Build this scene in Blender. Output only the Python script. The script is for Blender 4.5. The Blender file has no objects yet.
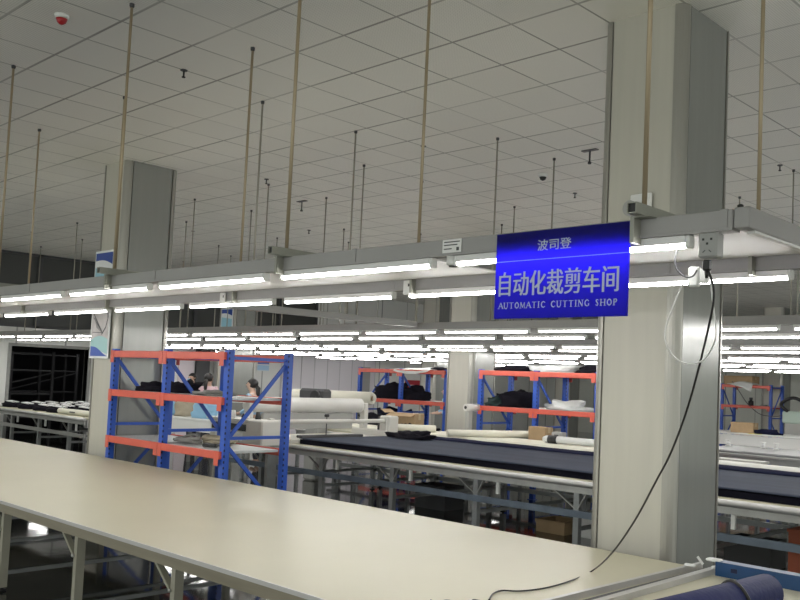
import bpy, math, random
from math import sin, cos, pi, radians
from mathutils import Vector, Matrix, noise

random.seed(7)
scene = bpy.context.scene
COL = scene.collection

# ---------------------------------------------------------------- camera
YAW, PITCH, ROLL, FPX, PPX, PPY, EYE = -.7248, .0574, .0407, 884.17, 484.6, 331.86, 1.85
fw = Vector((sin(YAW) * cos(PITCH), cos(YAW) * cos(PITCH), sin(PITCH)))
_r0 = fw.cross(Vector((0, 0, 1))).normalized()
_u0 = _r0.cross(fw)
cr = _r0 * cos(ROLL) + _u0 * sin(ROLL)
cu = _u0 * cos(ROLL) - _r0 * sin(ROLL)
cam_data = bpy.data.cameras.new('camera')
cam = bpy.data.objects.new('camera', cam_data)
COL.objects.link(cam)
cam.matrix_world = Matrix(((cr.x, cu.x, -fw.x, 0), (cr.y, cu.y, -fw.y, 0), (cr.z, cu.z, -fw.z, EYE), (0, 0, 0, 1)))
cam_data.sensor_width = 36
cam_data.lens = FPX / 800 * 36
cam_data.shift_x = (400 - PPX) / 800
cam_data.shift_y = (PPY - 300) / 800
cam_data.clip_start, cam_data.clip_end = .05, 200
scene.camera = cam

# ---------------------------------------------------------------- light and exposure
world = bpy.data.worlds.new('world')
scene.world = world
world.use_nodes = True
WB = world.node_tree.nodes['Background']
WB.inputs[0].default_value = (.95, 1.0, .93, 1)
WB.inputs[1].default_value = .40
TUBE_STRENGTH = 9.0
scene.view_settings.view_transform = 'Standard'
scene.view_settings.look = 'None'
scene.view_settings.exposure = 2.02
scene.view_settings.gamma = 1
scene.view_settings.use_curve_mapping = False
scene.cycles.use_denoising = True
scene.cycles.max_bounces = 8
scene.cycles.sample_clamp_indirect = 6


def at(px, py, z=None, Y=None, X=None):
    d = fw + cr * ((px - PPX) / FPX) - cu * ((py - PPY) / FPX)
    t = (z - EYE) / d.z if z is not None else Y / d.y if Y is not None else X / d.x
    return Vector((0, 0, EYE)) + d * t


# ---------------------------------------------------------------- materials
def mat(name, color, rough=.5, metal=0.0, vary=0.0, vscale=8.0, stretch=(1, 1, 1), bump=0.0, bscale=60, emit=0.0, spec=.5, sheen=0):
    m = bpy.data.materials.new(name)
    m.use_nodes = True
    n, l = m.node_tree.nodes, m.node_tree.links
    b = n['Principled BSDF']
    b.inputs['Base Color'].default_value = (*color, 1)
    b.inputs['Roughness'].default_value = rough
    b.inputs['Metallic'].default_value = metal
    b.inputs['Specular IOR Level'].default_value = spec
    if emit:
        b.inputs['Emission Color'].default_value = (*color, 1)
        b.inputs['Emission Strength'].default_value = emit
    if vary or bump:
        tc = n.new('ShaderNodeTexCoord')
        mp = n.new('ShaderNodeMapping')
        mp.inputs['Scale'].default_value = stretch
        l.new(tc.outputs['Object'], mp.inputs[0])
    if vary:
        t = n.new('ShaderNodeTexNoise')
        t.inputs['Scale'].default_value = vscale
        t.inputs['Detail'].default_value = 4
        l.new(mp.outputs[0], t.inputs['Vector'])
        r = n.new('ShaderNodeMapRange')
        r.inputs['From Min'].default_value = .3
        r.inputs['From Max'].default_value = .7
        r.inputs['To Min'].default_value = 1 - vary
        r.inputs['To Max'].default_value = 1 + vary
        l.new(t.outputs[0], r.inputs[0])
        mx = n.new('ShaderNodeMix')
        mx.data_type = 'RGBA'
        mx.blend_type = 'MULTIPLY'
        mx.inputs[0].default_value = 1
        mx.inputs[6].default_value = (*color, 1)
        l.new(r.outputs[0], mx.inputs[7])
        l.new(mx.outputs[2], b.inputs['Base Color'])
    if bump:
        t2 = n.new('ShaderNodeTexNoise')
        t2.inputs['Scale'].default_value = bscale
        l.new(mp.outputs[0], t2.inputs['Vector'])
        bp = n.new('ShaderNodeBump')
        bp.inputs['Strength'].default_value = bump
        bp.inputs['Distance'].default_value = .02
        l.new(t2.outputs[0], bp.inputs['Height'])
        l.new(bp.outputs[0], b.inputs['Normal'])
    return m


def math_node(n, l, op, a, b=None, c=None):
    k = n.new('ShaderNodeMath')
    k.operation = op
    for i, v in enumerate((a, b, c)):
        if v is None:
            continue
        if isinstance(v, (int, float)):
            k.inputs[i].default_value = v
        else:
            l.new(v, k.inputs[i])
    return k.outputs[0]


def grid_mat(name, color, line, px, py, ox, oy, wx, wy, rough, axes=('X', 'Y'), panel_vary=.04, dots=False):
    """panels with thin joints: joints every px / py metres along two object axes"""
    m = bpy.data.materials.new(name)
    m.use_nodes = True
    n, l = m.node_tree.nodes, m.node_tree.links
    b = n['Principled BSDF']
    b.inputs['Roughness'].default_value = rough
    tc = n.new('ShaderNodeTexCoord')
    sp = n.new('ShaderNodeSeparateXYZ')
    l.new(tc.outputs['Object'], sp.inputs[0])

    def joint(axis, p, o, w):
        u = math_node(n, l, 'DIVIDE', math_node(n, l, 'SUBTRACT', sp.outputs[axis], o), p)
        cell = math_node(n, l, 'FLOOR', math_node(n, l, 'ADD', u, .5))
        d = math_node(n, l, 'MULTIPLY', math_node(n, l, 'ABSOLUTE', math_node(n, l, 'SUBTRACT', u, cell)), p)
        # joint strength differs from seam to seam
        return math_node(n, l, 'LESS_THAN', d, w), math_node(n, l, 'FLOOR', u)
    out = []
    cells = []
    for axis, p, o, w in ((axes[0], px, ox, wx), (axes[1], py, oy, wy)):
        if p:
            j, c = joint(axis, p, o, w)
            out.append(j)
            cells.append(c)
    f = out[0] if len(out) == 1 else math_node(n, l, 'MAXIMUM', out[0], out[1])
    cx = n.new('ShaderNodeCombineXYZ')
    l.new(cells[0], cx.inputs[0])
    if len(cells) > 1:
        l.new(cells[1], cx.inputs[1])
    wn = n.new('ShaderNodeTexWhiteNoise')
    l.new(cx.outputs[0], wn.inputs['Vector'])
    br = n.new('ShaderNodeMapRange')
    br.inputs['To Min'].default_value = 1 - panel_vary
    br.inputs['To Max'].default_value = 1 + panel_vary
    l.new(wn.outputs['Value'], br.inputs[0])
    mx = n.new('ShaderNodeMix')
    mx.data_type = 'RGBA'
    mx.blend_type = 'MULTIPLY'
    mx.inputs[0].default_value = 1
    mx.inputs[6].default_value = (*color, 1)
    l.new(br.outputs[0], mx.inputs[7])
    ns = n.new('ShaderNodeTexNoise')
    ns.inputs['Scale'].default_value = .7
    l.new(tc.outputs['Object'], ns.inputs['Vector'])
    jr = n.new('ShaderNodeMapRange')
    jr.inputs['From Min'].default_value = .35
    jr.inputs['From Max'].default_value = .6
    jr.inputs['To Min'].default_value = .45
    jr.inputs['To Max'].default_value = 1
    l.new(ns.outputs[0], jr.inputs[0])
    m2 = n.new('ShaderNodeMix')
    m2.data_type = 'RGBA'
    l.new(math_node(n, l, 'MULTIPLY', f, jr.outputs[0]), m2.inputs[0])
    l.new(mx.outputs[2], m2.inputs[6])
    m2.inputs[7].default_value = (*line, 1)
    col = m2.outputs[2]
    if dots:
        v = n.new('ShaderNodeTexVoronoi')
        v.inputs['Scale'].default_value = 55
        v.inputs['Randomness'].default_value = 0
        l.new(tc.outputs['Object'], v.inputs['Vector'])
        dd = math_node(n, l, 'LESS_THAN', v.outputs['Distance'], .28)
        m3 = n.new('ShaderNodeMix')
        m3.data_type = 'RGBA'
        l.new(math_node(n, l, 'MULTIPLY', dd, .35), m3.inputs[0])
        l.new(col, m3.inputs[6])
        m3.inputs[7].default_value = (*[c * .3 for c in color], 1)
        col = m3.outputs[2]
    l.new(col, b.inputs['Base Color'])
    return m


M = {}
M['ceiling'] = grid_mat('ceiling_panels', (.85, .84, .79), (.30, .295, .27), .6, .6, -4.772, 1.869, .008, .011, .55, panel_vary=.025, dots=True)
M['floor'] = mat('epoxy_floor', (.034, .036, .033), .06, vary=.25, vscale=1.2, bump=.06, bscale=2.2)
M['wall'] = grid_mat('wall_panels', (.74, .74, .72), (.22, .22, .22), 0, 1.15, 0, .3, 0, .02, .5, axes=('X', 'Y'))
M['wall_back'] = grid_mat('back_wall_panels', (.70, .72, .66), (.25, .26, .24), 1.15, 0, .2, 0, .02, 0, .5)
M['wall_dark'] = mat('grey_wall', (.30, .30, .29), .6, vary=.1)
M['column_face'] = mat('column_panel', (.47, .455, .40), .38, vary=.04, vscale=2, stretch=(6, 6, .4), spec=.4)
M['column_side_shade'] = mat('column_shaded_panel', (.29, .295, .28), .2, metal=.25, vary=.04, vscale=2, stretch=(6, 6, .4))  # shade of the side faces put into the colour, darker than the front
M['column_trim'] = mat('column_trim', (.33, .32, .29), .32, metal=.4)
M['black_room'] = mat('dark_room', (.02, .02, .025), .7)
M['window_glass'] = mat('night_glass', (.05, .052, .05), .4)
M['alu'] = mat('aluminium', (.58, .57, .56), .4, metal=.45, vary=.05, vscale=5)
M['alu_dark'] = mat('aluminium_dull', (.36, .36, .345), .45, metal=.5, vary=.1, vscale=5)
M['rail_grey'] = mat('rail_painted', (.32, .31, .305), .42, vary=.04, vscale=3)
M['rail_white'] = mat('rail_white', (.78, .77, .76), .4)
M['plate'] = mat('cover_plate', (.60, .59, .59), .45)
M['rod'] = mat('suspension_rod', (.40, .32, .21), .45, metal=.3)
M['rod_grey'] = mat('suspension_rod_grey', (.33, .31, .26), .45, metal=.3)
M['store_rack'] = mat('store_rack_paint', (.07, .07, .075), .6)
M['black'] = mat('black_plastic', (.012, .012, .013), .45)
M['dark'] = mat('dark_grey', (.06, .06, .065), .5)
M['crossbar'] = mat('crossbar_grey', (.30, .30, .26), .45, metal=.2)
M['white_plastic'] = mat('white_plastic', (.74, .74, .72), .35)
M['grey_plastic'] = mat('grey_plastic', (.33, .33, .32), .4)
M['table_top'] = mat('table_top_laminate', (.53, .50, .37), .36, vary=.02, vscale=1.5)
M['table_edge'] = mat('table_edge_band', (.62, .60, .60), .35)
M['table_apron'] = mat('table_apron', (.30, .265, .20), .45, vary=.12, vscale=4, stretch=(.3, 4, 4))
M['table_leg'] = mat('table_leg_paint', (.40, .38, .31), .45, vary=.05)
M['steel'] = mat('steel_frame', (.27, .28, .28), .4, metal=.5, vary=.12, vscale=6)
M['blue_steel'] = mat('blue_grey_steel', (.12, .15, .19), .4, metal=.3, vary=.2, vscale=4)
M['rack_blue'] = mat('rack_blue', (.018, .08, .44), .38, vary=.08, vscale=6)
M['rack_orange'] = mat('rack_orange', (.60, .105, .070), .4, vary=.06, vscale=5)
M['rack_slot'] = mat('rack_slot', (.004, .008, .04), .7)
M['deck'] = mat('steel_deck', (.50, .51, .50), .42, metal=.2, vary=.06)
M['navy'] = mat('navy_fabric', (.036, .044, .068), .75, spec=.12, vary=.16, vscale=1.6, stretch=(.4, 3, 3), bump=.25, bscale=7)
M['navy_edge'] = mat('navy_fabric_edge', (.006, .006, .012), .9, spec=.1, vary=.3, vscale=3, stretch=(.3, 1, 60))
M['black_cloth'] = mat('black_cloth', (.009, .008, .013), .9, spec=.15, bump=.4, bscale=18)
M['navy_cloth'] = mat('navy_cloth', (.010, .012, .034), .9, spec=.12, bump=.4, bscale=18)
M['white_cloth'] = mat('white_cloth', (.62, .63, .62), .8, bump=.3, bscale=14)
M['grey_cloth'] = mat('grey_cloth', (.24, .235, .22), .85, bump=.4, bscale=16)
M['blue_cloth'] = mat('light_blue_cloth', (.26, .47, .66), .8, bump=.4, bscale=14)
M['tan_cloth'] = mat('tan_cloth', (.40, .35, .26), .85, bump=.4, bscale=14)
M['cream_cloth'] = mat('cream_fabric', (.70, .68, .58), .7, vary=.04, vscale=3, bump=.1, bscale=10)
M['roll_white'] = mat('white_fabric_roll', (.66, .65, .62), .6, vary=.04, vscale=3)
M['navy_roll'] = mat('navy_roll_fabric', (.016, .021, .085), .62, spec=.2, vary=.12, vscale=5, bump=.15, bscale=30)
M['carton'] = mat('carton', (.36, .25, .14), .75, vary=.1, vscale=6)
M['carton_tape'] = mat('carton_tape', (.45, .36, .22), .4)
M['paper'] = mat('white_paper', (.75, .75, .75), .7)
M['red'] = mat('red_lens', (.42, .02, .025), .3)
M['red_sign'] = mat('red_board', (.42, .03, .045), .5)
M['pink_panel'] = mat('pale_pink_panel', (.72, .64, .68), .5)
M['lilac_panel'] = grid_mat('lilac_wall_panel', (.68, .65, .69), (.3, .29, .31), 0, .5, 0, .1, 0, .018, .5)
M['mint_panel'] = mat('mint_panel', (.42, .52, .45), .4)
M['skin'] = mat('skin', (.56, .36, .27), .55)
M['hair'] = mat('black_hair', (.012, .01, .01), .5)
M['pink_shirt'] = mat('pink_shirt', (.60, .42, .46), .8)
M['mask_blue'] = mat('mask_blue', (.22, .45, .68), .7)
M['blue_shirt'] = mat('pale_blue_shirt', (.36, .56, .74), .8)
M['trousers'] = mat('dark_trousers', (.03, .03, .045), .8)
M['machine'] = mat('machine_cream', (.60, .59, .55), .4)
M['machine_grey'] = mat('machine_grey', (.38, .38, .36), .45)
M['screen'] = mat('dark_screen', (.02, .024, .03), .15)
M['steel_blue'] = mat('bright_blue_paint', (.004, .042, .13), .4, vary=.1)
M['silver_text'] = mat('silver_lettering', (.50, .55, .62), .4, metal=.2)
M['cable_black'] = mat('cable_black', (.012, .012, .012), .4)
M['cable_white'] = mat('cable_white', (.62, .62, .60), .4)
M['yellow'] = mat('yellow_paper', (.7, .62, .1), .6)
M['orange_bag'] = mat('orange_carton', (.45, .12, .06), .6)
M['poster_white'] = mat('poster_white', (.72, .74, .75), .35)
M['poster_navy'] = mat('poster_navy', (.02, .06, .30), .35)
M['poster_aqua'] = mat('poster_aqua', (.30, .55, .66), .35)
M['poster_sky'] = mat('poster_sky', (.36, .56, .78), .35)
M['poster_mint'] = mat('poster_mint', (.38, .62, .64), .35)
M['poster_blue'] = mat('poster_royal', (.06, .12, .48), .35)
M['poster_marble'] = mat('poster_marble', (.56, .52, .53), .35, vary=.22, vscale=5)
M['poster_ink'] = mat('poster_ink', (.05, .05, .06), .4)
M['poster_grey'] = mat('poster_grey', (.30, .28, .29), .4)

# lamps: glowing diffuser of the tube lights
m = bpy.data.materials.new('tube_glow')
m.use_nodes = True
b = m.node_tree.nodes['Principled BSDF']
b.inputs['Base Color'].default_value = (.9, .9, .9, 1)
b.inputs['Emission Color'].default_value = (1.0, .985, .955, 1)
b.inputs['Emission Strength'].default_value = TUBE_STRENGTH
M['glow'] = m

# acrylic of the sign: part of the light from the tube behind comes through
m = bpy.data.materials.new('blue_acrylic')
m.use_nodes = True
n, l = m.node_tree.nodes, m.node_tree.links
pb = n['Principled BSDF']
pb.inputs['Base Color'].default_value = (.008, .008, .10, 1)
pb.inputs['Roughness'].default_value = .3
pb.inputs['Specular IOR Level'].default_value = .12
tr = n.new('ShaderNodeBsdfTranslucent')
tr.inputs[0].default_value = (.13, .10, .95, 1)
mx = n.new('ShaderNodeMixShader')
mx.inputs[0].default_value = .5
l.new(pb.outputs[0], mx.inputs[1])
l.new(tr.outputs[0], mx.inputs[2])
l.new(mx.outputs[0], n['Material Output'].inputs[0])
M['acrylic'] = m


# ---------------------------------------------------------------- mesh building
class MB:
    def __init__(self):
        self.v, self.f, self.mi, self.sm = [], [], [], []

    def add(self, vs, fs, mi=0, smooth=False):
        o = len(self.v)
        self.v += [Vector(p) for p in vs]
        for f in fs:
            self.f.append([i + o for i in f])
            self.mi.append(mi)
            self.sm.append(smooth)
        return self

    def box(self, x0, y0, z0, x1, y1, z1, mi=0, bev=0.0):
        if x0 > x1: x0, x1 = x1, x0
        if y0 > y1: y0, y1 = y1, y0
        if z0 > z1: z0, z1 = z1, z0
        if bev:
            return self.rbox(x0, y0, z0, x1, y1, z1, bev, mi)
        v = [(x, y, z) for z in (z0, z1) for y in (y0, y1) for x in (x0, x1)]
        f = [(0, 2, 3, 1), (4, 5, 7, 6), (0, 1, 5, 4), (2, 6, 7, 3), (0, 4, 6, 2), (1, 3, 7, 5)]
        return self.add(v, f, mi)

    def rbox(self, x0, y0, z0, x1, y1, z1, b, mi=0):
        """box with chamfered edges"""
        b = min(b, (x1 - x0) * .45, (y1 - y0) * .45, (z1 - z0) * .45)
        ring = lambda i, z: [(x0 + b + i, y0 + i, z), (x1 - b - i, y0 + i, z), (x1 - i, y0 + b + i, z), (x1 - i, y1 - b - i, z), (x1 - b - i, y1 - i, z), (x0 + b + i, y1 - i, z), (x0 + i, y1 - b - i, z), (x0 + i, y0 + b + i, z)]
        rs = [ring(b * .7, z0), ring(0, z0 + b), ring(0, z1 - b), ring(b * .7, z1)]
        v = [p for r in rs for p in r]
        f = [tuple(range(7, -1, -1)), tuple(range(24, 32))]
        for k in range(3):
            for i in range(8):
                j = (i + 1) % 8
                f.append((k * 8 + i, k * 8 + j, k * 8 + 8 + j, k * 8 + 8 + i))
        return self.add(v, f, mi)

    def bar(self, p, q, w, h, mi=0, up=(0, 0, 1)):
        """rectangular bar between two points"""
        p, q = Vector(p), Vector(q)
        d = (q - p).normalized()
        up = Vector(up)
        if abs(d.dot(up)) > .98:
            up = Vector((0, 1, 0))
        s = d.cross(up).normalized()
        t = s.cross(d)
        c = [s * w / 2 * a + t * h / 2 * e for a, e in ((-1, -1), (1, -1), (1, 1), (-1, 1))]
        v = [p + k for k in c] + [q + k for k in c]
        return self.add(v, [(3, 2, 1, 0), (4, 5, 6, 7), (0, 1, 5, 4), (1, 2, 6, 5), (2, 3, 7, 6), (3, 0, 4, 7)], mi)

    def tube(self, pts, r, n=8, mi=0, cap=True):
        pts = [Vector(p) for p in pts]
        rs = r if isinstance(r, (list, tuple)) else [r] * len(pts)
        v = []
        s0 = None
        for i, p in enumerate(pts):
            d = (pts[min(i + 1, len(pts) - 1)] - pts[max(i - 1, 0)]).normalized()
            if s0 is None:
                a = Vector((0, 0, 1)) if abs(d.z) < .9 else Vector((1, 0, 0))
                s0 = d.cross(a).normalized()
            else:
                s0 = (s0 - d * s0.dot(d)).normalized()
            t = d.cross(s0)
            v += [p + (s0 * cos(2 * pi * k / n) + t * sin(2 * pi * k / n)) * rs[i] for k in range(n)]
        f = []
        for i in range(len(pts) - 1):
            for k in range(n):
                j = (k + 1) % n
                f.append((i * n + k, i * n + j, (i + 1) * n + j, (i + 1) * n + k))
        self.add(v, f, mi, True)
        if cap:
            m0 = len(self.v) - len(v)
            self.f.append([m0 + k for k in range(n - 1, -1, -1)])
            self.f.append([m0 + (len(pts) - 1) * n + k for k in range(n)])
            self.mi += [mi, mi]
            self.sm += [False, False]
        return self

    def lathe(self, prof, c=(0, 0, 0), n=16, mi=0):
        c = Vector(c)
        v = [c + Vector((r * cos(2 * pi * k / n), r * sin(2 * pi * k / n), z)) for r, z in prof for k in range(n)]
        f = []
        for i in range(len(prof) - 1):
            for k in range(n):
                j = (k + 1) % n
                f.append((i * n + k, i * n + j, (i + 1) * n + j, (i + 1) * n + k))
        f.append(tuple(range(n - 1, -1, -1)))
        f.append(tuple((len(prof) - 1) * n + k for k in range(n)))
        return self.add(v, f, mi, True)

    def heap(self, c, sx, sy, sz, seed=0, rough=.35, n=20, m=9, mi=0, freq=2.2):
        """a soft crumpled heap with a flat foot"""
        c = Vector(c)
        v = []
        for i in range(m + 1):
            a = pi / 2 * i / m
            for k in range(n):
                t = 2 * pi * k / n
                d = Vector((cos(t) * cos(a), sin(t) * cos(a), sin(a)))
                q = 1 + rough * noise.noise(d * freq + Vector((seed * 3.7, seed * 1.3, 0))) * 1.6 + rough * .5 * noise.noise(d * freq * 2.7 + Vector((seed, 9, 0)))
                e = Vector((abs(cos(a)) ** .6 * cos(t), abs(cos(a)) ** .6 * sin(t), sin(a) ** .8 if a > 0 else 0))
                v.append(c + Vector((e.x * sx * q, e.y * sy * q, e.z * sz * q)))
        f = []
        for i in range(m):
            for k in range(n):
                j = (k + 1) % n
                f.append((i * n + k, i * n + j, (i + 1) * n + j, (i + 1) * n + k))
        f.append(tuple(range(n - 1, -1, -1)))
        return self.add(v, f, mi, True)

    def sheet(self, fn, nu, nv, mi=0, thick=.004):
        """a thin closed sheet through fn(u, v)"""
        top = [Vector(fn(i / nu, j / nv)) for j in range(nv + 1) for i in range(nu + 1)]
        bot = [p - Vector((0, 0, thick)) for p in top]
        w = nu + 1
        f = []
        N = len(top)
        for j in range(nv):
            for i in range(nu):
                a = j * w + i
                f.append((a, a + 1, a + w + 1, a + w))
                f.append((N + a, N + a + w, N + a + w + 1, N + a + 1))
        rim = [i for i in range(w)] + [j * w + nu for j in range(1, nv + 1)] + [nv * w + i for i in range(nu - 1, -1, -1)] + [j * w for j in range(nv - 1, 0, -1)]
        for i, a in enumerate(rim):
            c = rim[(i + 1) % len(rim)]
            f.append((a, N + a, N + c, c))
        return self.add(top + bot, f, mi, True)

    def poly(self, pts, z0, z1, mi=0, frame=None):
        """prism from a 2D outline (x, z) pushed from y=z0 to y=z1"""
        k = len(pts)
        v = [(x, z0, y) for x, y in pts] + [(x, z1, y) for x, y in pts]
        f = [tuple(range(k)), tuple(range(2 * k - 1, k - 1, -1))]
        for i in range(k):
            j = (i + 1) % k
            f.append((i, i + k, j + k, j))
        return self.add(v, f, mi)

    def build(self, name, mats, parent=None, loc=None, rot=None):
        me = bpy.data.meshes.new(name)
        me.from_pydata([tuple(p) for p in self.v], [], self.f)
        mats = mats if isinstance(mats, (list, tuple)) else [mats]
        for k in mats:
            me.materials.append(k if not isinstance(k, str) else M[k])
        for i, p in enumerate(me.polygons):
            p.material_index = self.mi[i]
            p.use_smooth = self.sm[i]
        me.update()
        o = bpy.data.objects.new(name, me)
        COL.objects.link(o)
        if parent:
            o.parent = parent
        if loc is not None:
            o.location = loc
        if rot is not None:
            o.rotation_euler = rot
        return o


def tag(o, label=None, cat=None, group=None, kind=None):
    if label: o['label'] = label
    if cat: o['category'] = cat
    if group: o['group'] = group
    if kind: o['kind'] = kind
    return o


def thing(name, label, cat, loc=(0, 0, 0), rz=0, group=None):
    o = bpy.data.objects.new(name, None)
    COL.objects.link(o)
    o.empty_display_size = .1
    o.location = loc
    o.rotation_euler = (0, 0, rz)
    return tag(o, label, cat, group)


def dup(root, loc, rz=None, label=None, group=None):
    r = root.copy()
    COL.objects.link(r)
    r.location = loc
    if rz is not None:
        r.rotation_euler = (0, 0, rz)
    if label: r['label'] = label
    if group: r['group'] = group
    for ch in list(root.children):
        c = ch.copy()
        COL.objects.link(c)
        c.parent = r
        for g in list(ch.children):
            d = g.copy()
            COL.objects.link(d)
            d.parent = c
    return r


def struct(name, bm, m, parent=None, loc=None):
    o = bm.build(name, m, parent, loc)
    if not parent:
        o['kind'] = 'structure'
    return o


ORD = ['first', 'second', 'third', 'fourth', 'fifth', 'sixth', 'seventh', 'eighth', 'ninth', 'tenth', 'eleventh', 'twelfth', 'thirteenth', 'fourteenth', 'fifteenth', 'sixteenth', 'seventeenth', 'eighteenth']
CZ = 4.508
XL, YB = -22.2, 30.0

# ---------------------------------------------------------------- structure
struct('floor', MB().box(-29, -7, -.2, 12, YB + .2, 0), 'floor')
struct('ceiling', MB().box(-22.4, -7, CZ, 12, YB + .2, CZ + .2), 'ceiling')
struct('wall_back', MB().box(-22.4, YB, 0, 12, YB + .2, CZ), 'wall_back')
# left wall with a dark store room opening and a row of dark clerestory windows
wl = MB()
D0, D1, DZ = 8.25, 10.08, 2.27
W0, W1, WZ0, WZ1 = 6.0, 17.2, 2.72, CZ
wl.box(XL - .2, -7, 0, XL, D0, WZ0, 0)
wl.box(XL - .2, D1, 0, XL, W1, WZ0, 0)
wl.box(XL - .2, D0, DZ, XL, D1, WZ0, 0)
wl.box(XL - .2, -7, WZ0, XL, W0, CZ, 0)
wl.box(XL - .2, W1, 0, XL, YB, CZ, 0)
struct('wall_left', wl, 'wall')
step = (W1 - W0) / 8
for i in range(8):
    y0 = W0 + i * step
    w = MB()
    w.box(XL - .16, y0, WZ0, XL - .02, y0 + .05, WZ1).box(XL - .16, y0 + step - .05, WZ0, XL - .02, y0 + step, WZ1)
    w.box(XL - .16, y0, WZ0, XL - .02, y0 + step, WZ0 + .05).box(XL - .16, y0, WZ1 - .05, XL - .02, y0 + step, WZ1)
    o = struct('window_%d' % (i + 1), w, 'dark')
    MB().box(XL - .12, y0 + .05, WZ0 + .05, XL - .08, y0 + step - .05, WZ1 - .05).build('pane', 'window_glass', o)
# store room behind the opening, its darkness put into the wall colour
sr = MB()
sr.box(-29, D0 - 2, 0, -28.8, D1 + 6, 3).box(-29, D0 - 2.2, 0, XL - .2, D0 - 2, 3).box(-29, D1 + 6, 0, XL - .2, D1 + 6.2, 3).box(-29, D0 - 2.2, 3, XL - .2, D1 + 6.2, 3.1)
struct('wall_store_room', sr, 'black_room')
fr = MB().box(XL - .22, D0 - .07, 0, XL + .02, D0, DZ + .07).box(XL - .22, D1, 0, XL + .02, D1 + .07, DZ + .07).box(XL - .22, D0, DZ, XL + .02, D1, DZ + .07)
struct('trim_1', fr, 'wall_dark')
# wall bays further along: pilasters and panels
pl = MB()
struct('trim_2', MB().box(XL, 10.3, 0, XL + .25, 11.0, 2.68), 'wall_dark')
struct('door_1', MB().box(XL, 12.55, 0, XL + .04, 13.0, 2.5), 'pink_panel')
struct('trim_3', MB().box(XL, 13.05, 0, XL + .10, 13.45, 2.6), 'dark')
tp = MB()
tp.tube([(XL + .2, 13.75, 0), (XL + .2, 13.75, 2.65)], .2, 20)
struct('trim_4', tp, 'grey_plastic')
struct('trim_5', MB().box(XL, 15.9, 0, XL + .08, 19.6, 2.66), 'lilac_panel')
wd = MB().box(XL + .08, 18.9, 1.15, XL + .12, 19.35, 2.2)
struct('window_9', wd, 'grey_plastic')

# square columns clad in sheet metal
k = 0
col_labels = {
    (1, 0): ('column_near', 'large square metal clad column rising behind the blue sign'),
    (0, 0): ('column', 'square metal clad column behind the blue and orange rack, carrying the poster'),
    (0, 1): ('column', 'cream column between the two far blue and orange racks'),
}
for i, cx in enumerate((-19.44, -11.53, -3.62)):
    for j, cy in enumerate((5.265, 12.05, 19.1, 26.0)):
        if i == 0 and j == 0:
            continue
        W, Dp, t = .67, .72, .085
        if j == 1:
            cx -= .09
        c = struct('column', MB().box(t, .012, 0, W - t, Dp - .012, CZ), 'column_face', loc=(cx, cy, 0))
        MB().box(W - .02, t + .01, 0, W - .006, Dp - t - .01, CZ).build('side_panel', 'column_side_shade', c)
        MB().box(.006, t + .01, 0, .02, Dp - t - .01, CZ).build('side_panel', 'column_side_shade', c)
        for (a, e, ang) in ((0, 0, 0), (W, 0, 1), (W, Dp, 2), (0, Dp, 3)):
            q = MB()
            pts = []
            r = .08
            ox, oy = (r if a == 0 else W - r), (r if e == 0 else Dp - r)
            n0 = {0: pi, 1: 1.5 * pi, 2: 0, 3: .5 * pi}[ang]
            arc = [(ox + r * cos(n0 + pi / 2 * s / 6), oy + r * sin(n0 + pi / 2 * s / 6)) for s in range(7)]
            arc2 = [(ox + (r - .02) * cos(n0 + pi / 2 * s / 6), oy + (r - .02) * sin(n0 + pi / 2 * s / 6)) for s in range(6, -1, -1)]
            ol = arc + arc2
            nn = len(ol)
            q.add([(x, y, z) for z in (0, CZ) for x, y in ol], [tuple(range(nn - 1, -1, -1)), tuple(range(nn, 2 * nn))] + [(s, (s + 1) % nn, nn + (s + 1) % nn, nn + s) for s in range(nn)])
            q.build('corner_trim', 'column_trim', c)
        c['label'] = 'square sheet metal clad building column'

# ---------------------------------------------------------------- overhead lighting rails
RZ0, RZ1 = 2.432, 2.509           # underside and top of the rails
TZ = 2.402                        # middle of the tubes
PITCH_T = 1.353
ROWS = [  # y, rail x from, x to, right end of one tube, pitch, words
    (2.96, -15.0, -1.43, -1.604, PITCH_T, 'the nearest lighting rail'),
    (3.99, -15.0, -.20, -1.64, PITCH_T, 'the second lighting rail, just behind the nearest one'),
    (7.12, -21.9, 1.2, -5.69, 1.33, 'the third lighting rail, over the navy fabric bed'),
    (8.14, -21.9, 1.2, -7.017, 1.33, 'the fourth lighting rail, over the navy fabric bed'),
    (10.08, -21.9, 1.2, -4.9, 1.34, 'the fifth lighting rail, in front of the far racks'),
    (11.12, -21.9, 1.2, -4.4, 1.34, 'the sixth lighting rail, directly over the far racks'),
    (13.1, -21.9, .5, -5.2, 1.35, 'the seventh lighting rail, beyond the far racks'),
    (14.15, -21.9, .5, -6.0, 1.35, 'the eighth lighting rail, beyond the far racks'),
    (16.2, -21.9, -.5, -6.2, 1.35, 'the ninth lighting rail, deep in the hall'),
    (17.2, -21.9, -.5, -6.8, 1.35, 'the tenth lighting rail, deep in the hall'),
    (19.7, -21.9, -1, -7.2, 1.35, 'the eleventh lighting rail, towards the end of the hall'),
    (20.7, -21.9, -1, -7.7, 1.35, 'the twelfth lighting rail, last before the back wall'),
]
tube_proto = None
rod_proto = {}
row_word = ['nearest', 'second', 'third', 'fourth', 'fifth', 'sixth', 'seventh', 'eighth', 'ninth', 'tenth', 'eleventh', 'twelfth']


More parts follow.
